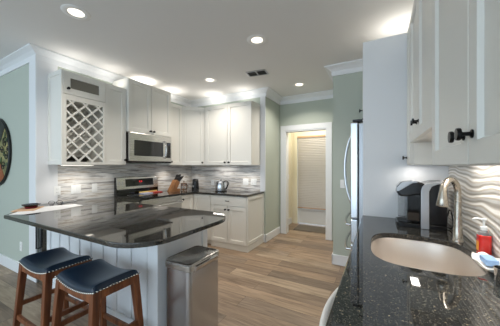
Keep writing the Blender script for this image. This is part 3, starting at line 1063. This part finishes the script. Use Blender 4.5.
# local x toward wall, y away from camera
MB().prism(rrect(0.0, 0.30, 0.0, 0.23, 0.03), 0.0, 0.03).build('base', M['blackplastic'], t, bevel=0.004)
MB().prism(rrect(0.01, 0.10, 0.03, 0.20, 0.02), 0.03, 0.036).build('drip_tray', M['black'], t)
side = [(0.15, 0.03), (0.30, 0.03), (0.30, 0.285), (0.29, 0.32), (0.26, 0.334), (0.20, 0.335), (0.17, 0.32), (0.15, 0.29)]
MB().extrude_y(side, 0.012, 0.218).build('body', M['blackplastic'], t, bevel=0.008, seg=3)
strip = [(0.146, 0.0), (0.194, 0.0), (0.194, 0.27), (0.208, 0.303), (0.24, 0.32), (0.298, 0.327), (0.296, 0.341), (0.225, 0.341), (0.178, 0.328), (0.153, 0.30), (0.146, 0.27)]
for y0_, y1_ in ((-0.008, 0.012), (0.218, 0.238)):
    MB().extrude_y(strip, y0_, y1_).build('side_trim', M['silver'], t, bevel=0.004)
head = [(0.0, 0.25), (0.02, 0.225), (0.06, 0.222), (0.17, 0.25), (0.17, 0.325), (0.11, 0.338), (0.05, 0.33), (0.008, 0.29)]
hd = MB().extrude_y(head, 0.02, 0.21).build('brew_head', M['blackplastic'], t, bevel=0.012, seg=3)
ring = [(0.0, 0.262), (0.012, 0.262), (0.10, 0.325), (0.13, 0.328), (0.12, 0.342), (0.085, 0.340), (0.03, 0.328), (-0.004, 0.285)]
MB().extrude_y(ring, 0.014, 0.022).build('head_trim', M['silver'], hd, bevel=0.003)
sc = MB()
sc.rings([[(0.008, 0.05, 0.289), (0.008, 0.18, 0.289), (0.036, 0.18, 0.325), (0.036, 0.05, 0.325)], [(0.000, 0.05, 0.293), (0.000, 0.18, 0.293), (0.030, 0.18, 0.331), (0.030, 0.05, 0.331)]])
sc.build('touch_screen', M['screen'], hd)
MB().box(0.062, 0.15, 0.035, 0.195, 0.03, 0.245).build('brew_column', M['blackgloss'], t, bevel=0.006)
MB().tube([(0.035, 0.115, 0.245), (0.035, 0.115, 0.22)], [0.03, 0.018], 16).build('spout', M['black'], t, smooth=True)
# reservoir on the far side
MB().prism(rrect(0.02, 0.16, 0.24, 0.30, 0.02), 0.03, 0.27).build('water_tank', M['clear'], t, bevel=0.004)
pts = [(0.455, 2.31, 0.995), (0.452, 2.27, 0.98), (0.447, 2.20, 1.05), (0.452, 2.16, 1.03), (0.455, 2.13, 0.97), (0.45, 2.12, 0.925), (0.44, 2.16, 0.917), (0.425, 2.21, 0.925)]
sm = []
for i in range(len(pts) - 1):
    for k in range(5):
        sm.append(Vector(pts[i]).lerp(Vector(pts[i + 1]), k / 5))
sm.append(Vector(pts[-1]))
for _ in range(3):
    sm = [sm[0]] + [(sm[i - 1] + sm[i] * 2 + sm[i + 1]) / 4 for i in range(1, len(sm) - 1)] + [sm[-1]]
o = MB().tube(sm, 0.0035, 8).build('power_cord', M['cord'], smooth=True)
tag(o, 'black power cord looping behind the coffee maker', 'cord')

# ------------------------------------------------------------------ soap, tray, sponge, cup
t = thing('soap_dispenser', 'clear pump bottle of red dish soap beside the sink', 'soap bottle', (0.458, 1.59, CT + 0.001))
MB().prism(rrect(-0.024, 0.024, -0.028, 0.028, 0.014), 0.002, 0.108).build('soap_liquid', M['red'], t, bevel=0.004, smooth=False)
MB().lathe([(0.027, 0.108), (0.026, 0.112), (0.018, 0.122), (0.012, 0.130), (0.0005, 0.131)], (0, 0, 0), 20).build('bottle_shoulder', M['clear'], t, smooth=True)
MB().lathe([(0.0005, 0.13), (0.014, 0.13), (0.014, 0.148), (0.005, 0.15), (0.005, 0.178), (0.010, 0.18), (0.010, 0.188), (0.0005, 0.189)], (0, 0, 0), 16).build('pump', M['plastic'], t, smooth=True)
MB().tube([(0, 0, 0.184), (-0.022, 0.016, 0.184), (-0.034, 0.024, 0.178)], 0.0045, 8).build('nozzle', M['plastic'], t, smooth=True)
MB().box(-0.0255, -0.0235, -0.016, 0.012, 0.03, 0.075).build('front_label', M['label_yellow'], t)
# scalloped soap tray
t = thing('soap_tray', 'white wavy-edged tray in front of the red soap bottle', 'tray', (0.43, 1.425, CT))
rs = []
for rx, ry, z, wv in ((0.03, 0.07, 0.0, 0), (0.035, 0.08, 0.004, 0), (0.048, 0.115, 0.016, 0.0), (0.053, 0.125, 0.028, 0.006), (0.050, 0.121, 0.031, 0.006), (0.043, 0.105, 0.018, 0), (0.02, 0.06, 0.011, 0)):
    rs.append([(rx * cos(2 * pi * k / 48), ry * sin(2 * pi * k / 48), z + wv * sin(2 * pi * k / 48 * 6)) for k in range(48)])
MB().rings(rs).build('dish', M['tray'], t, smooth=True)
o = MB().prism(rrect(-0.022, 0.022, -0.045, 0.04, 0.008), 0, 0.026).build('sponge', M['blue'], bevel=0.004)
o.location = (0.428, 1.43, CT + 0.019)
tag(o, 'blue sponge lying on the white tray', 'sponge')
o = MB().lathe([(0.0005, 0.0), (0.026, 0.0), (0.028, 0.004), (0.031, 0.055), (0.029, 0.055), (0.026, 0.006), (0.0005, 0.005)], (0.425, 1.27, CT), 24).build('steel_cup', M['chrome'], smooth=True)
tag(o, 'small steel cup near the right frame edge in front of the tray', 'cup')

# ------------------------------------------------------------------ items on the corner counter
kt = thing('kettle', 'stainless kettle with dark handle on the corner countertop', 'kettle', (-2.505, 3.52, CT))
kt.scale = (1.25, 1.25, 0.95)
bd = MB().lathe([(0.0005, 0.012), (0.082, 0.012), (0.084, 0.02), (0.080, 0.10), (0.070, 0.19), (0.066, 0.198), (0.03, 0.205), (0.0005, 0.206)], (0, 0, 0), 32).build('body', M['steel_v'], kt, smooth=True)
MB().lathe([(0.0005, 0), (0.086, 0), (0.086, 0.012), (0.0005, 0.012)], (0, 0, 0), 32).build('base', M['blackplastic'], kt, smooth=True)
hdl = [(0.062, -0.01, 0.192), (0.10, -0.015, 0.20), (0.13, -0.02, 0.19), (0.138, -0.02, 0.15), (0.125, -0.02, 0.10), (0.105, -0.017, 0.06), (0.083, -0.012, 0.05)]
MB().tube(hdl, 0.011, 10).build('handle', M['blackplastic'], kt, smooth=True)
MB().tube([(-0.06, 0.01, 0.178), (-0.078, 0.013, 0.196)], [0.016, 0.012], 10).build('spout', M['steel_v'], kt, smooth=True)
MB().lathe([(0.0005, 0.205), (0.012, 0.205), (0.014, 0.22), (0.0005, 0.222)], (0, 0, 0), 14).build('lid_knob', M['blackplastic'], kt, smooth=True)

# knife block leaning, knives are separate things
kb = thing('knife_block', 'slanted wooden knife block full of black-handled knives', 'knife block', (-3.20, 3.06, CT), radians(85))
# local: block slants along +x
blk = [(0.0, 0.0), (0.10, 0.0), (0.145, 0.10), (0.20, 0.19), (0.115, 0.245), (0.02, 0.05)]
MB().extrude_y([(-0.10, 0), (-0.005, 0), (0.095, 0.165), (0.025, 0.21)], -0.06, 0.06).build('block', M['block'], kb, bevel=0.004)
MB().box(0.004, 0.10, -0.055, 0.055, 0.0, 0.05).build('steak_block', M['block'], kb, bevel=0.003)
dirv = Vector((0.135, 0, 0.225)).normalized()
k0 = None
tilts = [0.0, 0.22, 0.45, 0.3]
Rm = Matrix.Rotation(radians(85), 4, 'Z')
idx = 0
names = ['far', 'second', 'third']
for r_ in range(2):
    for q in range(4):
        fx_ = 0.042 + r_ * 0.034
        bpnt = Vector((fx_, -0.042 + q * 0.028, 0.200 - (fx_ - 0.025) * 0.643))
        if k0 is None:
            kn = MB().tube([Vector((0, 0, 0.0)), Vector((0, 0, 0.02)), Vector((0, 0, 0.04)), Vector((0, 0, 0.125)), Vector((0, 0, 0.14))], [0.005, 0.012, 0.010, 0.0135, 0.008], 8).build('kitchen_knife', M['blackplastic'], smooth=True)
            k0 = kn
        else:
            kn = k0.copy()
            COL.objects.link(kn)
        kn.location = Vector((-3.20, 3.06, CT)) + Rm @ bpnt
        kn.rotation_euler = (Rm.to_3x3() @ Vector((0.135 + 0.12 * tilts[q], (q - 1.5) * 0.02, 0.225 - 0.06 * r_))).to_track_quat('Z', 'Y').to_euler()
        tag(kn, 'black-handled knife standing in the slanted wooden block', 'knife', 'knives in the wooden block')
        idx += 1
t = thing('press_pot', 'small bronze-framed glass pot beside the knife block', 'pot', (-3.19, 3.30, CT))
t.scale = (1.3, 1.3, 0.95)
MB().lathe([(0.0005, 0.004), (0.036, 0.004), (0.037, 0.13), (0.034, 0.13), (0.033, 0.01), (0.0005, 0.009)], (0, 0, 0), 20).build('glass_beaker', M['clear'], t, smooth=True)
c = MB()
for k in range(4):
    a = pi / 4 + k * pi / 2
    c.tube([(0.040 * cos(a), 0.040 * sin(a), 0.0), (0.040 * cos(a), 0.040 * sin(a), 0.14)], 0.004, 6)
for z in (0.02, 0.10):
    c.lathe([(0.0385, z), (0.0415, z), (0.0415, z + 0.012), (0.0385, z + 0.012)], (0, 0, 0), 20, 'z', True)
c.build('frame', M['copper'], t, smooth=True)
MB().lathe([(0.0005, 0.131), (0.041, 0.131), (0.041, 0.145), (0.01, 0.152), (0.004, 0.154), (0.004, 0.175), (0.010, 0.178), (0.010, 0.19), (0.0005, 0.192)], (0, 0, 0), 20).build('lid', M['copper'], t, smooth=True)
MB().tube([(0.04, 0, 0.12), (0.075, 0, 0.115), (0.078, 0, 0.06), (0.04, 0, 0.03)], 0.006, 8).build('handle', M['blackplastic'], t, smooth=True)
t = thing('coffee_grinder', 'black upright grinder in the countertop corner below the diagonal cabinet', 'grinder', (-3.20, 3.63, CT))
t.scale = (1.3, 1.3, 1.05)
MB().lathe([(0.0005, 0.0), (0.055, 0.0), (0.056, 0.01), (0.05, 0.09), (0.048, 0.12), (0.0005, 0.121)], (0, 0, 0), 24).build('body', M['blackplastic'], t, smooth=True)
MB().lathe([(0.0005, 0.121), (0.047, 0.121), (0.046, 0.175), (0.035, 0.19), (0.0005, 0.192)], (0, 0, 0), 24).build('lid', M['glass_dark'], t, smooth=True)
MB().box(-0.012, 0.012, -0.056, -0.046, 0.04, 0.075).build('switch', M['silver'], t, bevel=0.002)

# booklet propped on the back of the cooktop
t = thing('booklet', 'colourful folded booklet lying at the back of the cooktop', 'booklet', (-3.33, 2.70, 0.918), radians(2))
MB().box(-0.06, 0.06, -0.20, -0.02, 0.0, 0.012).build('cover', M['booklav'], t, bevel=0.001)
MB().box(-0.06, 0.06, -0.02, 0.18, 0.0, 0.014).build('red_page', M['bookred'], t, bevel=0.001)
MB().extrude_y([(-0.065, 0.0), (-0.058, 0.0), (-0.062, 0.032), (-0.068, 0.032)], -0.19, 0.17).build('yellow_flap', M['bookyellow'], t)
for i, (xx, yy) in enumerate([(-3.27, 3.085)]):
    o = MB().lathe([(0.0005, 0.0), (0.018, 0.0), (0.028, 0.015), (0.030, 0.03), (0.024, 0.05), (0.008, 0.056), (0.0005, 0.052)], (0, 0, 0), 18).build('tomato', M['bookred'], smooth=True)
    bpy.data.objects.remove(o)

# ------------------------------------------------------------------ items on the peninsula
o = MB().prism([(-3.00, 0.865), (-2.90, 0.94), (-2.90, 1.25), (-2.98, 1.48), (-3.16, 1.48), (-3.30, 1.12)], CT, CT + 0.003).build('paper_sheet', M['paper'])
tag(o, 'white paper sheets spread over the wall end of the peninsula', 'paper')
o = MB().prism(rrect(-0.13, 0.13, -0.09, 0.09, 0.004), 0, 0.006).build('leaflet', M['tan'])
o.location = (-3.20, 1.07, CT + 0.003)
o.rotation_euler = (0, 0, radians(-38))
tag(o, 'tan leaflet on the paper under the dark bowl', 'leaflet')
t = thing('trinket_bowl', 'small dark bowl with red base on the peninsula papers', 'bowl', (-3.22, 1.10, CT + 0.009))
MB().lathe([(0.0005, 0), (0.045, 0), (0.055, 0.012), (0.05, 0.016), (0.0005, 0.016)], (0, 0, 0), 24).build('base', M['darkred'], t, smooth=True)
MB().lathe([(0.0005, 0.016), (0.05, 0.016), (0.075, 0.035), (0.078, 0.042), (0.072, 0.042), (0.05, 0.024), (0.0005, 0.022)], (0, 0, 0), 24).build('bowl', M['blackplastic'], t, smooth=True)
t = thing('eyeglasses', 'folded thin-rimmed eyeglasses near the wall on the peninsula', 'eyeglasses', (-3.33, 1.36, CT + 0.003), radians(60))
for sx in (-1, 1):
    c = MB()
    c.tube([(sx * 0.036 + 0.028 * cos(2 * pi * k / 20), 0, 0.022 + 0.02 * sin(2 * pi * k / 20)) for k in range(21)], 0.0025, 6, False)
    c.build('rim', M['black'], t, smooth=True)
    MB().tube([(sx * 0.065, 0, 0.026), (sx * 0.068, 0.05, 0.02), (sx * 0.03, 0.10, 0.006)], 0.0025, 6).build('temple', M['black'], t, smooth=True)
MB().tube([(-0.009, 0, 0.026), (0, -0.002, 0.03), (0.009, 0, 0.026)], 0.002, 6).build('bridge', M['black'], t, smooth=True)
t = thing('remote_control', 'slim grey remote control by the wall on the peninsula', 'remote control', (-3.40, 1.53, CT), radians(8))
MB().prism(rrect(-0.022, 0.022, -0.08, 0.08, 0.008), 0, 0.016).build('body', M['silver'], t, bevel=0.004)
c = MB()
for i in range(3):
    for j in range(6):
        c.box(-0.015 + i * 0.011, -0.008 + i * 0.011, -0.065 + j * 0.022, -0.053 + j * 0.022, 0.016, 0.0175)
c.build('buttons', M['blackplastic'], t)

# ------------------------------------------------------------------ bar stools
def make_stool(label):
    t = thing('bar_stool', label, 'stool', (0, 0, 0), 0, 'bar stools at the peninsula')
    W_, D_ = 0.46, 0.315
    hw, hd = W_ / 2, D_ / 2
    zc = lambda x: 0.553 + 0.034 * (abs(x) / hw) ** 2.0     # lower line of the upholstery
    # upholstered saddle: closed skin of cross-sections along x
    rs = []
    n = 22
    for i in range(n + 1):
        x = -hw + W_ * i / n
        e = min(1.0, (hw - abs(x)) / 0.035)
        th = 0.012 + 0.038 * math.sqrt(max(0.0, 1 - (1 - e) ** 2))
        zb = zc(x)
        ring = []
        m = 16
        prof = []
        for k in range(m + 1):
            a = pi * k / m
            yy = hd * math.copysign(abs(cos(a)) ** 0.45, cos(a))
            zz = th * abs(sin(a)) ** 0.55
            prof.append((x, yy, zb + zz))
        rs.append(prof)
    c = MB()
    c.rings(rs)
    c.build('seat', M['leather'], t, smooth=True)
    # nailheads and piping all the way round
    per = []
    k = 22
    for i in range(k + 1):
        x = -hw + W_ * i / k
        per.append((x, -hd - 0.001, zc(x) + 0.004))
    for i in range(1, 15):
        per.append((hw + 0.001, -hd + D_ * i / 15, zc(hw) + 0.004))
    for i in range(k + 1):
        x = hw - W_ * i / k
        per.append((x, hd + 0.001, zc(x) + 0.004))
    for i in range(1, 15):
        per.append((-hw - 0.001, hd - D_ * i / 15, zc(hw) + 0.004))
    c = MB()
    for p in per:
        c.ball(p, 0.0062, 8, 4)
    c.build('nailhead_trim', M['nail'], t, smooth=True)
    # apron boards following the saddle, arched underneath
    ap = MB()
    n = 18
    for y0, y1 in ((-hd + 0.002, -hd + 0.022), (hd - 0.022, hd - 0.002)):
        top = [(-hw + 0.004 + (W_ - 0.008) * i / n) for i in range(n + 1)]
        poly = [(x, zc(x) + 0.0005) for x in top] + [(x, zc(x) - 0.042 - 0.028 * min(1, (abs(x) / hw) ** 4 * 1.6)) for x in top[::-1]]
        ap.extrude_y(poly, y0, y1)
    for sx in (-1, 1):
        x0_, x1_ = sorted((sx * (hw - 0.004), sx * (hw - 0.024)))
        ap.box(x0_, x1_, -hd + 0.022, hd - 0.022, zc(hw) - 0.055, zc(hw) - 0.003)
    ap.build('apron', M['stoolwood'], t, bevel=0.002)
    for sx in (-1, 1):
        for sy in (-1, 1):
            MB().bar((sx * (hw + 0.012), sy * (hd + 0.02), 0.0), (sx * (hw - 0.024), sy * (hd - 0.024), 0.585), 0.036, 0.047).build('leg', M['stoolwood'], t, bevel=0.003)
    def lx(z):
        f_ = z / 0.585
        return hw + 0.012 - 0.036 * f_, hd + 0.02 - 0.044 * f_
    for z, ax in ((0.15, 'x'), (0.245, 'y')):
        px, py = lx(z)
        for sg in (-1, 1):
            if ax == 'x':
                MB().box(-px + 0.01, px - 0.01, sg * py - 0.011, sg * py + 0.011, z - 0.018, z + 0.018).build('stretcher', M['stoolwood'], t, bevel=0.002)
            else:
                MB().box(sg * px - 0.011, sg * px + 0.011, -py + 0.01, py - 0.01, z - 0.018, z + 0.018).build('stretcher', M['stoolwood'], t, bevel=0.002)
    return t


st = make_stool('navy leather saddle bar stool nearer the plaque wall and cooler')
st.location = (-2.33, 0.955, 0)
dup(st, (-1.745, 0.965, 0), 0, 'navy leather saddle bar stool nearer the steel trash can')

# ------------------------------------------------------------------ trash can
t = thing('trash_can', 'rectangular brushed steel trash can at the peninsula end', 'trash can', (-1.285, 1.435, 0))
X0, X1, Y0, Y1 = -0.13, 0.13, -0.185, 0.185
MB().prism(rrect(X0 + 0.006, X1 - 0.006, Y0 + 0.006, Y1 - 0.006, 0.035), 0.035, 0.612).build('body', M['steel_v'], t, smooth=True)
MB().prism(rrect(X0 + 0.004, X1 - 0.004, Y0 + 0.004, Y1 - 0.004, 0.035), 0.0, 0.035).build('base', M['blackplastic'], t, bevel=0.003)
MB().prism(rrect(X0, X1, Y0, Y1, 0.038), 0.612, 0.655).build('rim', M['steel'], t, smooth=True, bevel=0.003)
ld = MB().rings([[(x, y, z) for x, y in rrect(X0 + i, X1 - i, Y0 + i, Y1 - i, 0.036)] for i, z in ((0.002, 0.656), (0.002, 0.662), (0.006, 0.666), (0.014, 0.667), (0.018, 0.663))])
ld.build('lid', M['steel'], t, smooth=True)
c = MB().rings([[(X1 - 0.002, Y0 + 0.05, 0.60), (X1 - 0.002, Y1 - 0.05, 0.60), (X1 - 0.002, Y1 - 0.05, 0.648), (X1 - 0.002, Y0 + 0.05, 0.648)],
                [(X1 + 0.012, Y0 + 0.06, 0.618), (X1 + 0.012, Y1 - 0.06, 0.618), (X1 + 0.016, Y1 - 0.06, 0.640), (X1 + 0.016, Y0 + 0.06, 0.640)]])
c.build('handle_lip', M['chrome'], t, bevel=0.002)
MB().box(X1 - 0.006, X1 + 0.03, -0.06, 0.06, 0.012, 0.024).build('pedal', M['chrome'], t, bevel=0.003)

# ------------------------------------------------------------------ plaque on the left wall
t = thing('wall_plaque', 'large round metal plaque with olive scrollwork on the left wall', 'wall decor', (-4.73, YL - 0.005, 1.56))
Rp = 0.475
MB().lathe([(0.0005, 0.0), (Rp - 0.01, 0.0), (Rp - 0.01, -0.012), (0.0005, -0.012)], (0, 0, 0), 64, 'y').build('face', M['plaque'], t)
MB().lathe([(Rp - 0.03, 0.0), (Rp, 0.0), (Rp, -0.022), (Rp - 0.012, -0.03), (Rp - 0.03, -0.022)], (0, 0, 0), 64, 'y', True).build('rim', M['plaque_dark'], t, smooth=True)
def wedge(a0, a1, r0, r1, y0, y1, mname, nm):
    k = 16
    A = [radians(a0 + (a1 - a0) * i / k) for i in range(k + 1)]
    poly = [(r1 * cos(a), r1 * sin(a)) for a in A] + [(r0 * cos(a), r0 * sin(a)) for a in A[::-1]]
    MB().extrude_y(poly, y0, y1).build(nm, M[mname], t)
wedge(48, 100, 0.16, Rp - 0.03, -0.016, -0.0121, 'plaque_dark', 'dark_segment')
wedge(-85, -52, 0.16, Rp - 0.03, -0.016, -0.0121, 'plaque_rust', 'rust_segment')
c = MB()
for (ox, oz, sc, fl) in ((0.30, 0.12, 0.085, 1), (0.34, -0.06, 0.075, -1), (0.24, -0.20, 0.07, 1), (0.20, 0.02, 0.06, -1), (0.40, 0.03, 0.04, 1)):
    c.tube([(ox + fl * sc * (1 - k / 30) * cos(k * 0.36), -0.018, oz + sc * (1 - k / 30) * sin(k * 0.36)) for k in range(28)], 0.005, 6)
c.build('scroll', M['plaque_dark'], t, smooth=True)
c = MB()
for (ox, oz, an) in ((0.36, 0.16, 30), (0.27, -0.03, -40), (0.36, -0.17, 10), (0.16, -0.12, 70), (0.30, 0.22, 80)):
    a = radians(an)
    L2 = 0.05
    c.extrude_y([(ox + L2 * cos(a), oz + L2 * sin(a)), (ox - 0.022 * sin(a), oz + 0.022 * cos(a)), (ox - L2 * cos(a), oz - L2 * sin(a)), (ox + 0.022 * sin(a), oz - 0.022 * cos(a))], -0.02, -0.012)
c.build('leaf_pattern', M['plaque_green'], t)

# ------------------------------------------------------------------ wall plates
def plate(label, loc, rz, gangs, kind, group='wall plates'):
    nm = 'light_switch' if kind == 'switch' else 'outlet'
    t = thing(nm, label, nm.replace('_', ' '), loc, rz, group)
    w_ = 0.07 + 0.046 * (gangs - 1)
    MB().extrude_y(rrect(-w_ / 2, w_ / 2, -0.0575, 0.0575, 0.006), -0.006, 0.0).build('plate', M['plastic'], t, bevel=0.0015)
    for g in range(gangs):
        gx = (g - (gangs - 1) / 2) * 0.046
        if kind == 'switch':
            MB().box(gx - 0.016, gx + 0.016, -0.0085, -0.006, -0.033, 0.033).build('rocker', M['plastic'], t, bevel=0.001)
        else:
            for sz in (-0.02, 0.02):
                rc = MB().extrude_y(rrect(gx - 0.016, gx + 0.016, sz - 0.014, sz + 0.014, 0.006), -0.0075, -0.006).build('receptacle', M['plastic'], t)
                MB().box(gx - 0.008, gx - 0.0055, -0.0078, -0.0074, sz - 0.004, sz + 0.006).box(gx + 0.0055, gx + 0.008, -0.0078, -0.0074, sz - 0.004, sz + 0.006).build('slots', M['blackplastic'], rc)
    return t


wx = XL + 0.0125
plate('white wall outlet in the tile nearest the wine rack wall edge', (wx, 1.452, 1.055), R90, 1, 'outlet')
plate('white double switch plate on the tile under the wine rack', (wx, 1.66, 1.057), R90, 2, 'switch')
plate('white switch plate on the tile left of the range', (wx, 1.895, 1.06), R90, 1, 'switch')
plate('white outlet in the tile left of the kettle', (-2.95, YB - 0.0125, 1.03), 0, 1, 'outlet')
plate('white double switch plate in the tile right of the kettle', (-2.18, YB - 0.0125, 1.07), 0, 2, 'switch')
plate('white double outlet plate at the right end of the back tile', (-2.01, YB - 0.0125, 1.075), 0, 2, 'outlet')
plate('white light switch on the green wall beside the refrigerator handle', (-0.43, 3.4595, 1.12), 0, 1, 'switch')
plate('white outlet low on the plaque wall above the baseboard', (-3.96, YL - 0.0005, 0.35), 0, 1, 'outlet')
plate('white light switch on the cream hall side wall', (-1.8495, 5.28, 1.12), R90, 1, 'switch')

# ------------------------------------------------------------------ ceiling fittings
t = thing('recessed_light', 'lit recessed ceiling light largest and nearest, above the bar stools', 'ceiling light', (LAMPS[0][0], LAMPS[0][1], H), 0, 'recessed ceiling lights')
MB().lathe([(0.063, -0.002), (0.075, -0.005), (0.106, -0.005), (0.112, 0.0), (0.063, 0.0)], (0, 0, 0), 36, 'z', True).build('trim_ring', M['plastic'], t, smooth=True)
MB().lathe([(0.0005, -0.0015), (0.062, -0.0015), (0.062, -0.0005), (0.0005, -0.0005)], (0, 0, 0), 36).build('lens', M['led'], t, smooth=True)
for (x, y), lb in zip(LAMPS[1:], ['lit recessed ceiling light alone in the middle of the ceiling', 'lit recessed ceiling light beside the air vent, before the corner cabinets', 'lit recessed ceiling light nearest the doorway']):
    dup(t, (x, y, H), 0, lb)
t = thing('air_vent', 'dark slatted rectangular air vent in the ceiling', 'vent', (-1.58, 3.135, H), radians(8))
MB().box(-0.15, 0.15, -0.09, 0.09, -0.004, 0.0).build('backing', M['plaque_dark'], t)
c = MB()
c.box(-0.15, 0.15, -0.09, -0.075, -0.010, -0.004).box(-0.15, 0.15, 0.075, 0.09, -0.010, -0.004).box(-0.15, -0.135, -0.075, 0.075, -0.010, -0.004).box(0.135, 0.15, -0.075, 0.075, -0.010, -0.004).box(-0.008, 0.008, -0.075, 0.075, -0.010, -0.004)
c.build('frame', M['silver'], t)
c = MB()
for k in range(7):
    yy = -0.066 + k * 0.02
    c.rings([[(-0.135, yy, -0.004), (-0.135, yy + 0.004, -0.004), (-0.135, yy + 0.014, -0.009), (-0.135, yy + 0.010, -0.009)], [(0.135, yy, -0.004), (0.135, yy + 0.004, -0.004), (0.135, yy + 0.014, -0.009), (0.135, yy + 0.010, -0.009)]])
c.build('slats', M['plaque_dark'], t)
